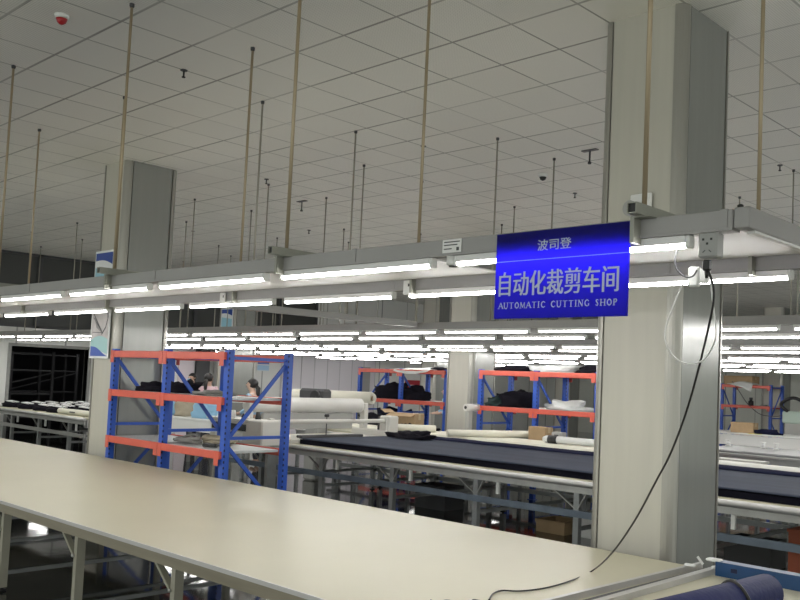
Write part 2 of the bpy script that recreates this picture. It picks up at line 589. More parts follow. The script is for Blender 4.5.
def make_tube():
    t = thing('tube_light', '', 'lamp')
    MB().box(-.585, -.020, -.001, .585, .020, .028).build('fixture_body', 'rail_white', t)
    g = MB()
    prof = [(-.0185, -.001), (-.017, -.009), (-.010, -.016), (0, -.018), (.010, -.016), (.017, -.009), (.0185, -.001)]
    kk = len(prof)
    g.add([(x, y, z) for x in (-.585, .585) for y, z in prof], [tuple(range(kk)), tuple(range(2 * kk - 1, kk - 1, -1))] + [(s, s + kk, (s + 1) % kk + kk, (s + 1) % kk) for s in range(kk)])
    g.build('diffuser', 'glow', t)
    for s in (-1, 1):
        MB().box(s * .585, -.020, -.019, s * .605, .020, .029, bev=.004).build('end_cap', 'white_plastic', t)
    return t


for ri, (ry, x0, x1, e, pitch, words) in enumerate(ROWS):
    rl = thing('lighting_rail', 'pale box rail on rods, ' + ('the nearest one, ending in front of the big column' if ri == 0 else words), 'lighting rail', (0, ry, 0))
    MB().box(x0, -.027, RZ0 + .008, x1, .027, RZ1, bev=.004).build('channel', 'rail_grey', rl)
    MB().box(x0, -.032, RZ0, x1, .032, RZ0 + .010).build('bottom_lip', 'rail_grey', rl)
    if ri < 2:
        xx = x1 - .02
        n = 0
        while xx > x0:
            if n < 8:
                MB().box(xx - .03, -.031, RZ0 + .011, xx, .031, RZ1 + .002).build('joint_plate', 'rail_grey', rl)
            xx -= 2.05
            n += 1
    xs = []
    xe = e
    while xe + pitch < x1 - .05:
        xe += pitch
    while xe - 1.21 > x0:
        xs.append(xe - .605)
        xe -= pitch
    for kx, x in enumerate(xs):
        near = ri < 2
        if ri == 0:
            lab = 'glowing white tube under the nearest lighting rail, %s from its right end' % ORD[kx]
        elif ri == 1:
            lab = 'glowing white tube under the second lighting rail, %s from its right end' % ORD[kx]
        else:
            lab = 'glowing white tube under ' + words
        grp = 'tube lights of the %s rail' % row_word[ri]
        if tube_proto is None:
            tube_proto = make_tube()
            tube_proto.location = (x, ry, TZ)
            tag(tube_proto, lab, group=grp)
        else:
            dup(tube_proto, (x, ry, TZ), None, lab, grp)

# suspension rods
def make_rod(kind, length):
    t = thing('suspension_rod', '', 'rod')
    MB().tube([(0, 0, .0), (0, 0, length)], .0105 if kind == 'rod' else .0095, 8).build('shaft', kind, t)
    MB().lathe([(.013, length - .03), (.018, length - .02), (.018, length)], n=10).build('ceiling_cap', 'dark', t)
    return t


ROD_X = [-1.815, -4.14, -6.19, -8.37, -10.38, -12.3, -14.3, -16.35, -18.4, -20.45]
RODROWS = [(0, 2.96), (1, 3.99), (2, 7.12), (3, 8.14), (4, 10.08), (5, 11.12), (7, 14.15)]
XOFF = {0: 0, 1: 0, 2: 0, 3: 0, 4: 0, 5: .9, 7: .5}
rp = {}
for ri, ry in RODROWS:
    kk = 0
    for i, x in enumerate(ROD_X):
        x = x + XOFF[ri] - (.02 * i if ri > 1 else 0)
        if x < ROWS[ri][1] or (ri > 3 and x > -.405 * ry + 1):
            continue
        kind = 'rod' if ri < 2 else 'rod_grey'
        z0 = RZ1 + (.004 if ri < 2 else .002)
        if ri < 2:
            lab = 'thin tan rod from the ceiling to the %s lighting rail, %s from the big column' % (row_word[ri], ORD[kk])
            kk += 1
        else:
            lab = 'thin grey rod hanging to ' + ROWS[ri][5]
        g = 'rods of the %s rail' % row_word[ri]
        key = (kind, round(z0, 3))
        if key not in rp:
            rp[key] = make_rod(kind, CZ - z0)
            rp[key].location = (x, ry, z0)
            tag(rp[key], lab, group=g)
        else:
            dup(rp[key], (x, ry, z0), None, lab, g)
# two rods on the cross tray
tr1 = dup(rp[('rod_grey', round(RZ1 + .002, 3))], (-7.33, 4.87, RZ1 + .002), None, 'grey rod carrying the crosswise cable tray, nearer of two', 'rods of the cable tray')
tr2 = dup(rp[('rod_grey', round(RZ1 + .002, 3))], (-7.35, 6.07, RZ1 + .002), None, 'grey rod carrying the crosswise cable tray, farther of two', 'rods of the cable tray')

# hollow crossbars lying over the first two rails under each rod pair
cb = thing('hanger_crossbar', 'square hollow bar lying across the rails in front of the big column', 'crossbar', (ROD_X[0] + .03, 0, RZ1))
q = MB()
for (a, c, s, d) in ((-.021, -.021, .021, -.017), (-.021, .017, .021, .021), (-.021, -.017, -.017, .017), (.017, -.017, .021, .017)):
    q.box(a, 2.82, c + .0215, s, 4.2, d + .0215)
q.build('bar', 'crossbar', cb)
MB().box(-.017, 2.83, .0045, .017, 2.85, .0385).build('end_shade_plug', 'black', cb)  # black plug put in the bar end for the shade inside it
for yy in (2.92, 3.96):
    q = MB()
    q.box(-.045, yy - .036, -.10, -.027, yy + .04, -.004).box(-.045, yy - .036, -.004, .045, yy + .04, 0)
    q.build('clamp', 'crossbar', cb)
for i, x in enumerate(ROD_X[1:6]):
    dup(cb, (x + .045, 0, RZ1), None, 'square hollow bar lying across the first two rails, %s from the big column' % ORD[i + 1])

# white plate closing the gap between the first two rails
plt = MB().box(-15, 2.99, RZ1 - .012, -3.35, 3.93, RZ1 - .006)
tag(plt.build('cover_plate', 'plate'), 'white sheet spanning between the first two lighting rails, left of the sign', 'plate')
plt = MB().box(-3.0, 2.99, RZ1 - .012, -1.47, 3.955, RZ1 - .006)
tag(plt.build('cover_plate', 'plate'), 'short white sheet between the rails by the open frame end near the column', 'plate')

# end frame closing the first two rails
ef = thing('rail_end_frame', 'grey cross member closing the right end of the first two rails', 'rail frame', (-1.395, 0, 0))
MB().box(-.03, 2.93, RZ0 + .005, .03, 4.02, RZ1 + .004, bev=.004).build('channel', 'rail_grey', ef)
MB().box(-.012, 3.0, RZ0 - .004, .02, 3.94, RZ0 + .006).build('bottom_lip', 'rail_white', ef)
q = MB()
for x in (-.018, -.20):
    q.lathe([(.011, RZ1 + .004), (.011, RZ1 + .014), (.006, RZ1 + .017)], (x, 2.95, 0), 8)
MB().lathe([(.012, RZ1 + .004), (.012, RZ1 + .014), (.006, RZ1 + .018)], (-.015, 2.95, 0), 8).build('bolt', 'black', ef)

# cable tray running crosswise to the next rail
tray = thing('cable_tray', 'long grey cable tray running crosswise between the second and third rails', 'cable tray', (-7.34, 0, 0))
MB().box(-.05, 4.03, 2.455, .05, 7.07, 2.463).build('tray_floor', 'rail_grey', tray)
MB().box(-.05, 4.03, 2.463, -.045, 7.07, 2.519).build('tray_side', 'rail_grey', tray)
MB().box(.045, 4.03, 2.463, .05, 7.07, 2.519).build('tray_side', 'rail_grey', tray)

# ---------------------------------------------------------------- hanging sign
SX0, SX1, SZ0, SZ1, SY = -2.515, -1.838, 2.128, 2.497, 2.90
sg = thing('hanging_sign', 'translucent blue sign with silver Chinese and English lettering hung on the nearest rail', 'sign', (SX0, SY, SZ0))
W, Hh = SX1 - SX0, SZ1 - SZ0
MB().box(0, -.004, 0, W, .004, Hh, bev=.001).build('acrylic_panel', 'acrylic', sg)
MB().box(.002, -.0055, Hh * .665, W - .002, -.0042, Hh * .672).build('pale_strip', M['poster_sky'], sg)  # thin pale strip across the panel, just proud of its face
for x in (.08, W - .08):
    MB().box(x - .012, .0045, Hh - .05, x + .012, .03, Hh - .005).build('hook', 'alu_dark', sg)


def text(body, name, m, parent, x, z, width, height, y, bold=0.0, shear=0.0):
    cv = bpy.data.curves.new(name, 'FONT')
    cv.body = body
    cv.size = 1
    cv.shear = shear
    tmp = bpy.data.objects.new(name, cv)
    COL.objects.link(tmp)
    bpy.context.view_layer.update()
    me = bpy.data.meshes.new_from_object(tmp.evaluated_get(bpy.context.evaluated_depsgraph_get()))
    bpy.data.objects.remove(tmp)
    if bold:
        # a heavier face: the same outlines twice, a hair apart
        b3 = MB()
        for sh in (-bold, 0, bold):
            b3.add([(v.co.x + sh, v.co.y, v.co.z + {-1: .006, 0: .012, 1: .0}[(sh > 0) - (sh < 0)]) for v in me.vertices], [tuple(p.vertices) for p in me.polygons])
        me = bpy.data.meshes.new(name)
        me.from_pydata([tuple(p) for p in b3.v], [], b3.f)
    xs = [v.co.x for v in me.vertices]
    ys = [v.co.y for v in me.vertices]
    sx, sy = width / (max(xs) - min(xs)), height / (max(ys) - min(ys))
    xm, ym = min(xs), min(ys)
    for v in me.vertices:
        a, bb, c = v.co
        v.co = (x + (a - xm) * sx, y - c * .08, z + (bb - ym) * sy)
    me.materials.clear()
    me.materials.append(M[m])
    me.name = name
    o = bpy.data.objects.new(name, me)
    COL.objects.link(o)
    o.parent = parent
    return o


FX = lambda u: u * W
FZ = lambda v: v * Hh
text('\u6ce2\u53f8\u767b', 'logo_lettering', 'silver_text', sg, FX(.337), FZ(.765), FX(.258), FZ(.125), -.0052, .012)
text('\u81ea\u52a8\u5316\u88c1\u526a\u8f66\u95f4', 'chinese_lettering', 'silver_text', sg, FX(.035), FZ(.262), FX(.905), FZ(.285), -.0052, .022)

# small serif capitals drawn from thick and thin strokes
GL = {
    'A': [(0, 0, .5, 1, 0), (.5, 1, 1, 0, 1), (.22, .36, .78, .36, 0)],
    'U': [(.1, 1, .1, .3, 1), (.1, .3, .3, 0, 1), (.3, 0, .65, 0, 1), (.65, 0, .85, .3, 0), (.85, .3, .85, 1, 0)],
    'T': [(.5, 0, .5, 1, 1), (.02, .96, .98, .96, 0)],
    'O': [(.5, 1, .12, .72, 1), (.12, .72, .12, .28, 1), (.12, .28, .5, 0, 1), (.5, 0, .88, .28, 1), (.88, .28, .88, .72, 1), (.88, .72, .5, 1, 1)],
    'M': [(.06, 0, .12, 1, 0), (.12, 1, .5, .1, 1), (.5, .1, .88, 1, 0), (.88, 1, .94, 0, 1)],
    'I': [(.5, 0, .5, 1, 1)],
    'C': [(.92, .8, .6, 1, 0), (.6, 1, .25, .85, 1), (.25, .85, .1, .5, 1), (.1, .5, .25, .15, 1), (.25, .15, .6, 0, 1), (.6, 0, .95, .2, 0)],
    'N': [(.1, 0, .1, 1, 0), (.1, 1, .88, 0, 1), (.88, 0, .88, 1, 0)],
    'G': [(.92, .8, .6, 1, 0), (.6, 1, .25, .85, 1), (.25, .85, .1, .5, 1), (.1, .5, .25, .15, 1), (.25, .15, .6, 0, 1), (.6, 0, .88, .1, 0), (.88, .1, .88, .42, 1)],
    'S': [(.85, .84, .5, 1, 0), (.5, 1, .2, .78, 1), (.2, .78, .8, .28, 1), (.8, .28, .5, 0, 1), (.5, 0, .12, .16, 0)],
    'H': [(.12, 0, .12, 1, 1), (.88, 0, .88, 1, 1), (.12, .5, .88, .5, 0)],
    'P': [(.18, 0, .18, 1, 1), (.18, .97, .6, .97, 0), (.6, .97, .86, .75, 1), (.86, .75, .6, .48, 1), (.6, .48, .18, .48, 0)],
}
SERIF = {'A': [(0, 0), (1, 0)], 'U': [(.1, 1), (.85, 1)], 'T': [(.5, 0)], 'M': [(.06, 0), (.94, 0)], 'I': [(.5, 0), (.5, 1)], 'N': [(.1, 0), (.1, 1), (.88, 1)], 'H': [(.12, 0), (.12, 1), (.88, 0), (.88, 1)], 'P': [(.18, 0)]}
GW = {'I': .45, 'M': 1.15, 'S': .75, 'P': .8}
q = MB()
txt = 'AUTOMATIC CUTTING SHOP'
tot = sum(.95 if ch == ' ' else GW.get(ch, 1) + .28 for ch in txt) - .28
sc_ = FX(.895) / tot
cx_, hz_ = FX(.038), FZ(.068)
for ch in txt:
    if ch == ' ':
        q.build('lettering', 'silver_text', sg)
        q = MB()
        cx_ += .95 * sc_
        continue
    gw = GW.get(ch, 1) * sc_
    for (a, bb, c, d, th) in GL[ch]:
        q.bar((cx_ + a * gw, -.0048, FZ(.118) + bb * hz_), (cx_ + c * gw, -.0048, FZ(.118) + d * hz_), .0012, .0040 if th else .0022, up=(1, 0, 0) if abs(a - c) < .01 else (0, 0, 1))
    for (a, bb) in SERIF.get(ch, []):
        q.bar((cx_ + a * gw - .005, -.0048, FZ(.118) + bb * hz_), (cx_ + a * gw + .005, -.0048, FZ(.118) + bb * hz_), .0012, .0016)
    cx_ += gw + .28 * sc_
q.build('lettering', 'silver_text', sg)

# ---------------------------------------------------------------- sockets, junction boxes, cables on the rails
ob = thing('outlet_box', 'grey socket box with three small slots under the nearest rail beside the column', 'outlet', (-1.52, 2.945, 2.33))
MB().box(-.038, -.028, .008, .038, .03, .099, bev=.006).build('case', 'grey_plastic', ob)
q = MB()
for (x, z) in ((-.016, .074), (.016, .074), (0, .058)):
    q.box(x - .004, -.0295, z - .004, x + .004, -.027, z + .004)
q.build('socket_slot', 'black', ob)
q = MB()
for (x, z, s) in ((-.012, .03, .5), (.012, .03, -.5)):
    q.bar((x - .005, -.0285, z - .008 * s), (x + .005, -.0285, z + .008 * s), .002, .003)
q.build('socket_mark', 'dark', ob)
pg = thing('power_plug', 'black plug hanging under the grey socket box', 'plug', (-1.525, 2.93, 2.275))
MB().box(-.014, -.014, .015, .014, .014, .054, bev=.005).build('body', 'black', pg)
MB().tube([(0, 0, .016), (0, 0, -.012)], [.01, .006], 8).build('strain_relief', 'black', pg)
cn = thing('cable_connector', 'white plastic connector block hanging behind the socket box', 'connector', (-1.60, 3.02, 2.245))
MB().box(-.045, -.015, .0, .0, .015, .075, bev=.006).build('body', 'white_plastic', cn)
MB().box(.004, -.015, .012, .036, .015, .066, bev=.006).build('cap', 'white_plastic', cn)
MB().tube([(.02, 0, .065), (.03, 0, .09), (.03, .02, .13), (.02, .05, .27)], .005, 6).build('lead', 'cable_white', cn)


def smooth_path(pts, k=6):
    pts = [Vector(p) for p in pts]
    out = []
    for i in range(len(pts) - 1):
        p0, p1, p2, p3 = pts[max(i - 1, 0)], pts[i], pts[i + 1], pts[min(i + 2, len(pts) - 1)]
        for s in range(k):
            t = s / k
            out.append(.5 * ((2 * p1) + (p2 - p0) * t + (2 * p0 - 5 * p1 + 4 * p2 - p3) * t * t + (3 * p1 - p0 - 3 * p2 + p3) * t ** 3))
    return out + [pts[-1]]


P = [at(707, 268, Y=2.93), at(714, 292, Y=2.95), at(708, 330, Y=3.0), at(690, 400, Y=3.15), at(672, 450, Y=3.3), at(655, 483, Y=3.45), at(635, 520, Y=3.65), at(612, 553, Y=4.0)]
P += [Vector((*at(x, y, z=.757)[:2], .757)) for x, y in ((592, 571), (570, 581), (545, 588), (520, 591), (502, 590.5), (493, 594), (489, 600))]
tag(MB().tube(smooth_path(P), .0047, 8).build('power_cable', 'cable_black'), 'black power cable dropping from the socket box onto the cream table', 'cable')
P = [at(x, y, Y=3.02) for x, y in ((684, 281), (672, 309), (665, 332), (668, 348), (678, 360), (690, 364), (702, 361), (711, 350), (716, 335), (714, 312), (711, 285), (710, 270))]
tag(MB().tube(smooth_path(P), .0028, 6).build('loop_cable', 'cable_white'), 'thin white cable hanging in a long loop before the big column', 'cable')
P = [at(x, y, Y=2.99) for x, y in ((677, 250), (675, 262), (678, 271), (686, 277), (693, 276), (697, 270))]
tag(MB().tube(smooth_path(P), .0035, 6).build('short_cable', 'dark'), 'short dark cable curling below the tube beside the socket box', 'cable')

jb = thing('junction_box', 'small round white box under the nearest rail, left of the sign', 'junction box', tuple(at(453, 260, Y=2.96) * 1.0))
jb.location.z = RZ0 - .045
MB().lathe([(.022, .0), (.03, .006), (.03, .044)], n=16).build('body', 'white_plastic', jb)
MB().lathe([(.017, -.006), (.02, .0)], n=14).build('base', 'dark', jb)
for nm, px_, ry, lb in (('small', 228, 3.99, 'small white sensor box on the second rail, above the tubes left of centre'), ('small', 412, 3.99, 'small grey box under the second rail, between two tubes left of the sign')):
    p = at(px_, 292, Y=ry)
    bx = thing('junction_box', lb, 'junction box', (p.x, ry - .035, RZ0 - .03))
    MB().box(-.03, -.02, 0, .03, .0, .09, bev=.004).build('body', 'white_plastic', bx)
    MB().box(.018, -.022, .05, .03, -.0205, .068).build('eye', 'black', bx)
p = at(452, 247, Y=2.93)
st = thing('rail_sticker', 'white label with fine grey print on the nearest rail, left of the sign', 'sticker', (p.x, 2.93, 2.444))
MB().box(-.06, -.0015, 0, .06, .0, .062).build('paper', 'rail_white', st)
q = MB()
for (z, w) in ((.05, .10), (.036, .085), (.018, .05)):
    q.box(-.05, -.0025, z - .0025, -.05 + w, -.0016, z + .0025)
q.box(.03, -.0025, .008, .046, -.0016, .024)
q.build('print', 'dark', st)

# ---------------------------------------------------------------- ceiling devices
al = thing('fire_alarm', 'round white ceiling alarm with a red lens', 'alarm', tuple(at(62, 15, z=CZ)))
MB().lathe([(.035, -.03), (.05, -.02), (.053, 0)], n=24).build('base', 'white_plastic', al)
MB().lathe([(.01, -.075), (.03, -.06), (.042, -.031)], n=24).build('lens', 'red', al)
sp = thing('sprinkler', 'dark ceiling sprinkler, the nearest, between the alarm and the left rods', 'sprinkler', tuple(at(184, 70, z=CZ)), group='ceiling sprinklers')
MB().lathe([(.028, -.010), (.032, -.005), (.032, 0)], n=16).build('plate', 'dark', sp)
MB().lathe([(.016, -.07), (.018, -.062), (.008, -.057), (.008, -.010)], n=10).build('nozzle', 'black', sp)
for (x, y, lb) in ((266.5, 179, 'dark ceiling sprinkler left of the middle rods, above the rail'), (309, 230, 'small dark ceiling sprinkler just above the nearest rail'), (423.5, 146, 'dark ceiling sprinkler close to the rod left of the sign'), (575, 193, 'small dark sprinkler on the ceiling above the sign'), (780, 165, 'dark ceiling sprinkler right of the big column'), (193, 231, 'faint ceiling sprinkler right of the poster column')):
    dup(sp, tuple(at(x, y, z=CZ)), None, lb)
for (x, y, lb) in ((302, 201, 'dark square ceiling outlet with a stem above the nearest rail'), (590, 150, 'dark square ceiling outlet left of the big column')):
    v = thing('spray_head', lb, 'sprinkler', tuple(at(x, y, z=CZ)))
    MB().box(-.10, -.03, -.010, .10, .03, 0).build('plate', 'dark', v)
    MB().lathe([(.02, -.16), (.022, -.14), (.01, -.13), (.01, -.012)], n=10).build('nozzle', 'dark', v)
v = thing('dome_camera', 'small round dark lens dome camera on the ceiling above the sign', 'camera', tuple(at(543, 174, z=CZ)))
MB().lathe([(.045, -.04), (.06, -.03), (.06, 0)], n=18).build('base', 'white_plastic', v)
MB().lathe([(.01, -.085), (.035, -.07), (.045, -.04)], n=18).build('dome', 'black', v)
# security camera on a white back plate on the big column
sc = thing('wall_camera', 'round grey camera on a white back plate on the big column above the sign', 'camera', (at(640, 210, Y=5.265).x, 5.262, at(640, 210, Y=5.265).z))
MB().box(-.07, -.02, -.1, .10, 0, .11, bev=.006).build('back_plate', 'white_plastic', sc)
q = MB().tube([(-.03, -.02, .0), (-.03, -.09, .0)], .055, 18)
q.build('body', 'grey_plastic', sc)

# ---------------------------------------------------------------- front cutting table
TT = .75
ta = thing('cutting_table', 'long cream topped cutting table filling the front of the hall', 'table', (0, 0, 0))
TY0, TY1, TX0, TX1 = 2.83, 5.13, -15.0, 1.0
MB().box(TX0, TY0 + .006, TT - .022, TX1, TY1, TT).build('tabletop', 'table_top', ta)
MB().box(TX0, TY0 - .002, TT - .024, TX1, TY0 + .006, TT + .001).build('edge_band', 'table_edge', ta)
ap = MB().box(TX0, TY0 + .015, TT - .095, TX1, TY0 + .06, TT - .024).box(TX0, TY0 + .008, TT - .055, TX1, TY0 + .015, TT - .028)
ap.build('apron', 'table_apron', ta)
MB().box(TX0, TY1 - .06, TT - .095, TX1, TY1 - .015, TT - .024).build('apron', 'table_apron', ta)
for i in range(8):
    x = -5.04 + 1.345 * (2 - i) + 1.345
    for y, far in ((TY0 + .10, 0), (TY1 - .10, 1)):
        lg = MB().box(x - .024, y - .03, .03, x + .024, y + .03, TT - .024).build('leg', 'table_leg', ta)
        MB().lathe([(.035, 0), (.035, .012), (.014, .016), (.014, .03)], (x, y, 0), 12).build('foot', 'black', lg)
    br = MB().bar((x - .22, TY0 + .075, TT - .09), (x - .02, TY0 + .085, TT - .26), .018, .04, up=(0, 1, 0)).build('brace', 'table_leg', ta)
    MB().box(x - .015, TY0 + .13, .13, x + .015, TY1 - .13, .16).build('stretcher', 'steel', ta)
    MB().lathe([(.012, 0), (.012, .012)], (0, 0, 0), 8).build('bolt', 'alu', br, (x - .015, TY0 + .064, TT - .25), (pi / 2, 0, 0))
MB().box(TX0, TY1 - .12, .13, TX1, TY1 - .08, .17).build('stretcher', 'table_leg', ta)

# aluminium guide rails with clamps laid across the table
gr = thing('guide_rail', 'pair of long aluminium bars lying across the cream table beside the navy roll', 'guide rail', (0, 0, TT))
a0, a1 = at(524, 606, z=.78), at(701, 563, z=.78)
b0, b1 = at(570, 609, z=.78), at(722, 566, z=.78)
for p0, p1, w in ((a0, a1, .028), (b0, b1, .045)):
    MB().bar((p0.x, p0.y, .018), (p1.x, p1.y, .018), w, .034).build('bar', 'alu', gr)
MB().bar((.5 * (a0.x + b0.x), .5 * (a0.y + b0.y), .006), (.5 * (a1.x + b1.x), .5 * (a1.y + b1.y), .006), .05, .01).build('slot', 'dark', gr)  # dark strip added for the shade in the gap between the bars
for (x, y, rz) in ((690, 566, .2), (716, 568, 1.2)):
    p = at(x, y, z=.79)
    MB().box(-.035, -.012, 0, .035, .012, .018, bev=.006).build('clamp', 'white_plastic', gr, (p.x, p.y, .036), (0, 0, rz))
p = at(703, 562, z=.8)
MB().bar((p.x, p.y, .036), (p.x - .03, p.y - .015, .08), .014, .014).build('clamp_lever', 'white_plastic', gr)

# navy roll with a dark strap
p1 = at(768, 591, z=.85)
p0 = at(655, 621, z=.85)
d = (p1 - p0).normalized()
d.z = 0
d.normalize()
p0 = p1 - d * 2.1
nr = thing('fabric_roll', 'navy blue fabric roll with a dark strap on the cream table, bottom right', 'fabric roll', (0, 0, 0))
R = .093
q = MB()
for_pts = [p0, p0 + d * .7, p0 + d * 1.4, p1 - d * .012, p1]
q.tube([(p.x, p.y, TT + R + .001) for p in for_pts], [R * .97, R, R * .985, R, R * .93], 28)
q.build('roll', 'navy_roll', nr)
q = MB()
s0 = p1 - d * .34
ring = [Vector((s0.x, s0.y, TT + R)) + Vector((-d.y, d.x, 0)) * (R + .003) * cos(a) + Vector((0, 0, 1)) * (R + .003) * sin(a) + d * .02 * sin(2 * a) for a in [2 * pi * k / 28 * .98 - .6 for k in range(24)]]
q.tube(ring, .010, 6)
q.build('strap', 'black', nr)
# blue steel beam along the back edge of the table
p0, p1 = at(720, 566, z=.80), at(812, 586, z=.80)
bb = thing('steel_beam', 'blue steel beam lying along the far edge of the cream table, right of the column', 'beam', (0, 0, 0))
dd = (p1 - p0)
p1 = p0 + dd * 1.6
pa, pc = Vector((p0.x, 5.02, TT)), Vector((p0.x + 2.2, 5.02, TT))
MB().box(pa.x, 4.985, TT + .001, pc.x, 5.0, TT + .085).build('web', 'steel_blue', bb)
MB().box(pa.x, 5.0, TT + .075, pc.x, 5.07, TT + .085).build('flange', 'steel_blue', bb)
MB().box(pa.x, 5.0, TT + .001, pc.x, 5.07, TT + .011).build('flange', 'steel_blue', bb)
q = MB()
for i in range(9):
    x = pa.x + .12 + i * .23
    q.box(x - .02, 4.983, TT + .035, x + .02, 4.9848, TT + .06)
q.build('slot', 'rack_slot', bb)
MB().box(pa.x - .07, 4.99, TT + .078, pa.x + .02, 5.05, TT + .094, bev=.006).build('end_tab', 'white_plastic', bb)
# bits at the lower edge
p = at(446, 606, z=.77)
tag(MB().heap((p.x, p.y, TT + .001), .10, .07, .035, 4).build('fabric_scrap', 'navy_roll'), 'scrap of blue fabric at the cable end on the cream table', 'fabric')
p = at(477, 601, z=.77)
cl = thing('cable_plug', 'small black plug at the cable end on the cream table', 'plug', (p.x, p.y, TT + .001))
MB().box(-.03, -.014, 0, .03, .014, .024, bev=.006).build('body', 'black', cl)
MB().box(-.05, -.01, .006, -.03, .01, .018).build('pin', 'alu', cl)


# ---------------------------------------------------------------- racks
def rack(name, label, x0, y0, bays, bayw, depth, height, levels, decks, flip=False):
    """boltless rack: blue upright frames, orange beams, steel decks"""
    t = thing(name, label, 'rack', (x0, y0, 0))
    n = bays + 1
    for k in range(n):
        x = k * bayw
        for y, rear in ((0, 0), (depth, 1)):
            q = MB()
            w, dp = .085, .065
            s = -1 if not rear else 1
            q.box(x - w / 2, y - dp / 2, 0, x + w / 2, y + dp / 2, height)
            z = .12
            while z < height - .04:
                q.box(x + w / 2 - .006, y - dp / 2 - .0012, z, x + w / 2 + .0012, y - dp / 2 + .012, z + .026, 1)
                z += .06
            p = q.build('upright', ['rack_blue', 'rack_slot'], t)
            MB().box(x - w / 2 - .02, y - dp / 2 - .02, 0, x + w / 2 + .02, y + dp / 2 + .02, .008).build('foot_plate', 'rack_blue', p)
        for z in (.28, 1.14, height - .10):
            if z == height - .10 and k < n - 1 and bays > 1 and False:
                continue
            MB().box(x - .012, .034, z, x + .012, depth - .034, z + .035).build('frame_strut', 'rack_blue', t)
        if k == n - 1 or (flip and k == 0):
            MB().bar((x, .04, 1.16), (x, depth - .04, height - .14), .02, .04).build('frame_brace', 'rack_blue', t)
            MB().bar((x, .04, 1.06), (x, depth - .04, .36), .02, .04).build('frame_brace', 'rack_blue', t)
        else:
            MB().bar((x, .04, height - .14), (x, depth - .04, 1.16), .02, .04).build('frame_brace', 'rack_blue', t)
            MB().bar((x, .04, .34), (x, depth - .04, 1.06), .02, .04).build('frame_brace', 'rack_blue', t)
    for li, z in enumerate(levels):
        for k in range(bays):
            xa, xb = k * bayw, (k + 1) * bayw
            for y, s in ((-.045, -1), (depth + .045, 1)):
                q = MB()
                q.box(xa + .0, y - .02, z - .08, xb - .0, y + .02, z, bev=.006)
                bmq = q.build('beam', 'rack_orange', t)
                for xe in (xa + .045, xb - .045):
                    MB().box(xe - .04, y + (-.0235 if s < 0 else .0205), z - .145, xe + .04, y + (-.0205 if s < 0 else .0235), z + .004).build('end_plate', 'rack_orange', bmq)
            if li in decks:
                MB().box(xa + .05, .04, z - .03, xb - .05, depth - .04, z - .005).build('deck', 'deck', t)
    return t


RA = rack('storage_rack', 'blue and orange storage rack standing beside the poster column behind the cream table', -10.70, 5.20, 2, 1.265, .75, 2.085, (2.06, 1.585, 1.02), (1, 2))
RB = rack('storage_rack', 'blue and orange rack left of the far cream column, piled with black garments', -15.13, 12.97, 2, 1.335, .8, 2.08, (2.06, 1.42, .6), (0, 1, 2), True)
RC = rack('storage_rack', 'blue and orange rack right of the far cream column, dark garments on its middle shelf', -10.08, 11.35, 3, 1.2, .8, 2.08, (2.06, 1.46, .6), (0, 1, 2))
RD = rack('storage_rack', 'distant blue and orange rack right of the big column, carton and white cloth on top', at(771, 390, Y=24.5).x - 1.5, 24.5, 1, 1.5, .8, 2.12, (2.09, 1.5, .6), (0, 1, 2))


def cloth(name, label, m, c, sx, sy, sz, seed, cat='garments', rough=.4, rz=0):
    o = MB().heap((0, 0, 0), sx, sy, sz, seed, rough).build(name, m, None, c, (0, 0, rz))
    return tag(o, label, cat)


# on rack A
zA, zAl = 1.581, 1.016
cloth('garment_pile', 'black garment heap on the left bay of the near rack', 'black_cloth', (-10.28, 5.52, zA), .26, .18, .10, 1)
cloth('garment_pile', 'wide black garment heap across the middle post of the near rack', 'black_cloth', (-9.78, 5.60, zA), .22, .18, .13, 2)
cloth('garment_pile', 'black garment heap behind the middle post of the near rack', 'navy_cloth', (-10.02, 5.72, zA), .12, .12, .08, 7)
cloth('cloth_bag', 'flat grey cloth bag at the right end of the near rack shelf', 'grey_cloth', (-9.02, 5.56, zA), .26, .2, .05, 3, 'bag')
def strap_heap(seed, c, n, r):
    rnd = random.Random(seed)
    q = MB()
    pts = []
    for k in range(46):
        a = k * 1.05 + rnd.uniform(-.3, .3)
        rr = r * rnd.uniform(.45, 1)
        pts.append((cos(a) * rr * 2.0, sin(a) * rr * .8, .016 + .1 * rnd.random() * (1 - k / 60) * .8))
    q.tube(smooth_path(pts, 4), .015, 6)
    return q
tag(strap_heap(3, None, 0, .17).build('strap_coil', M['tan_cloth'], None, (-9.12, 5.72, zAl)), 'tangled coil of pale strap on the lower shelf of the near rack', 'strap')
tag(strap_heap(5, None, 0, .13).build('strap_coil', M['grey_cloth'], None, (-9.36, 5.46, zAl)), 'smaller grey strap coil on the lower shelf by the middle post', 'strap')
tl = thing('hand_tool', 'dark hand tool lying on the lower shelf near the right post of the near rack', 'tool', (-8.72, 5.4, zAl), .3)
MB().box(-.13, -.03, 0, .06, .03, .04, bev=.01).build('grip', 'black', tl)
MB().bar((.06, 0, .025), (.2, .02, .02), .03, .02).build('blade', 'dark', tl)

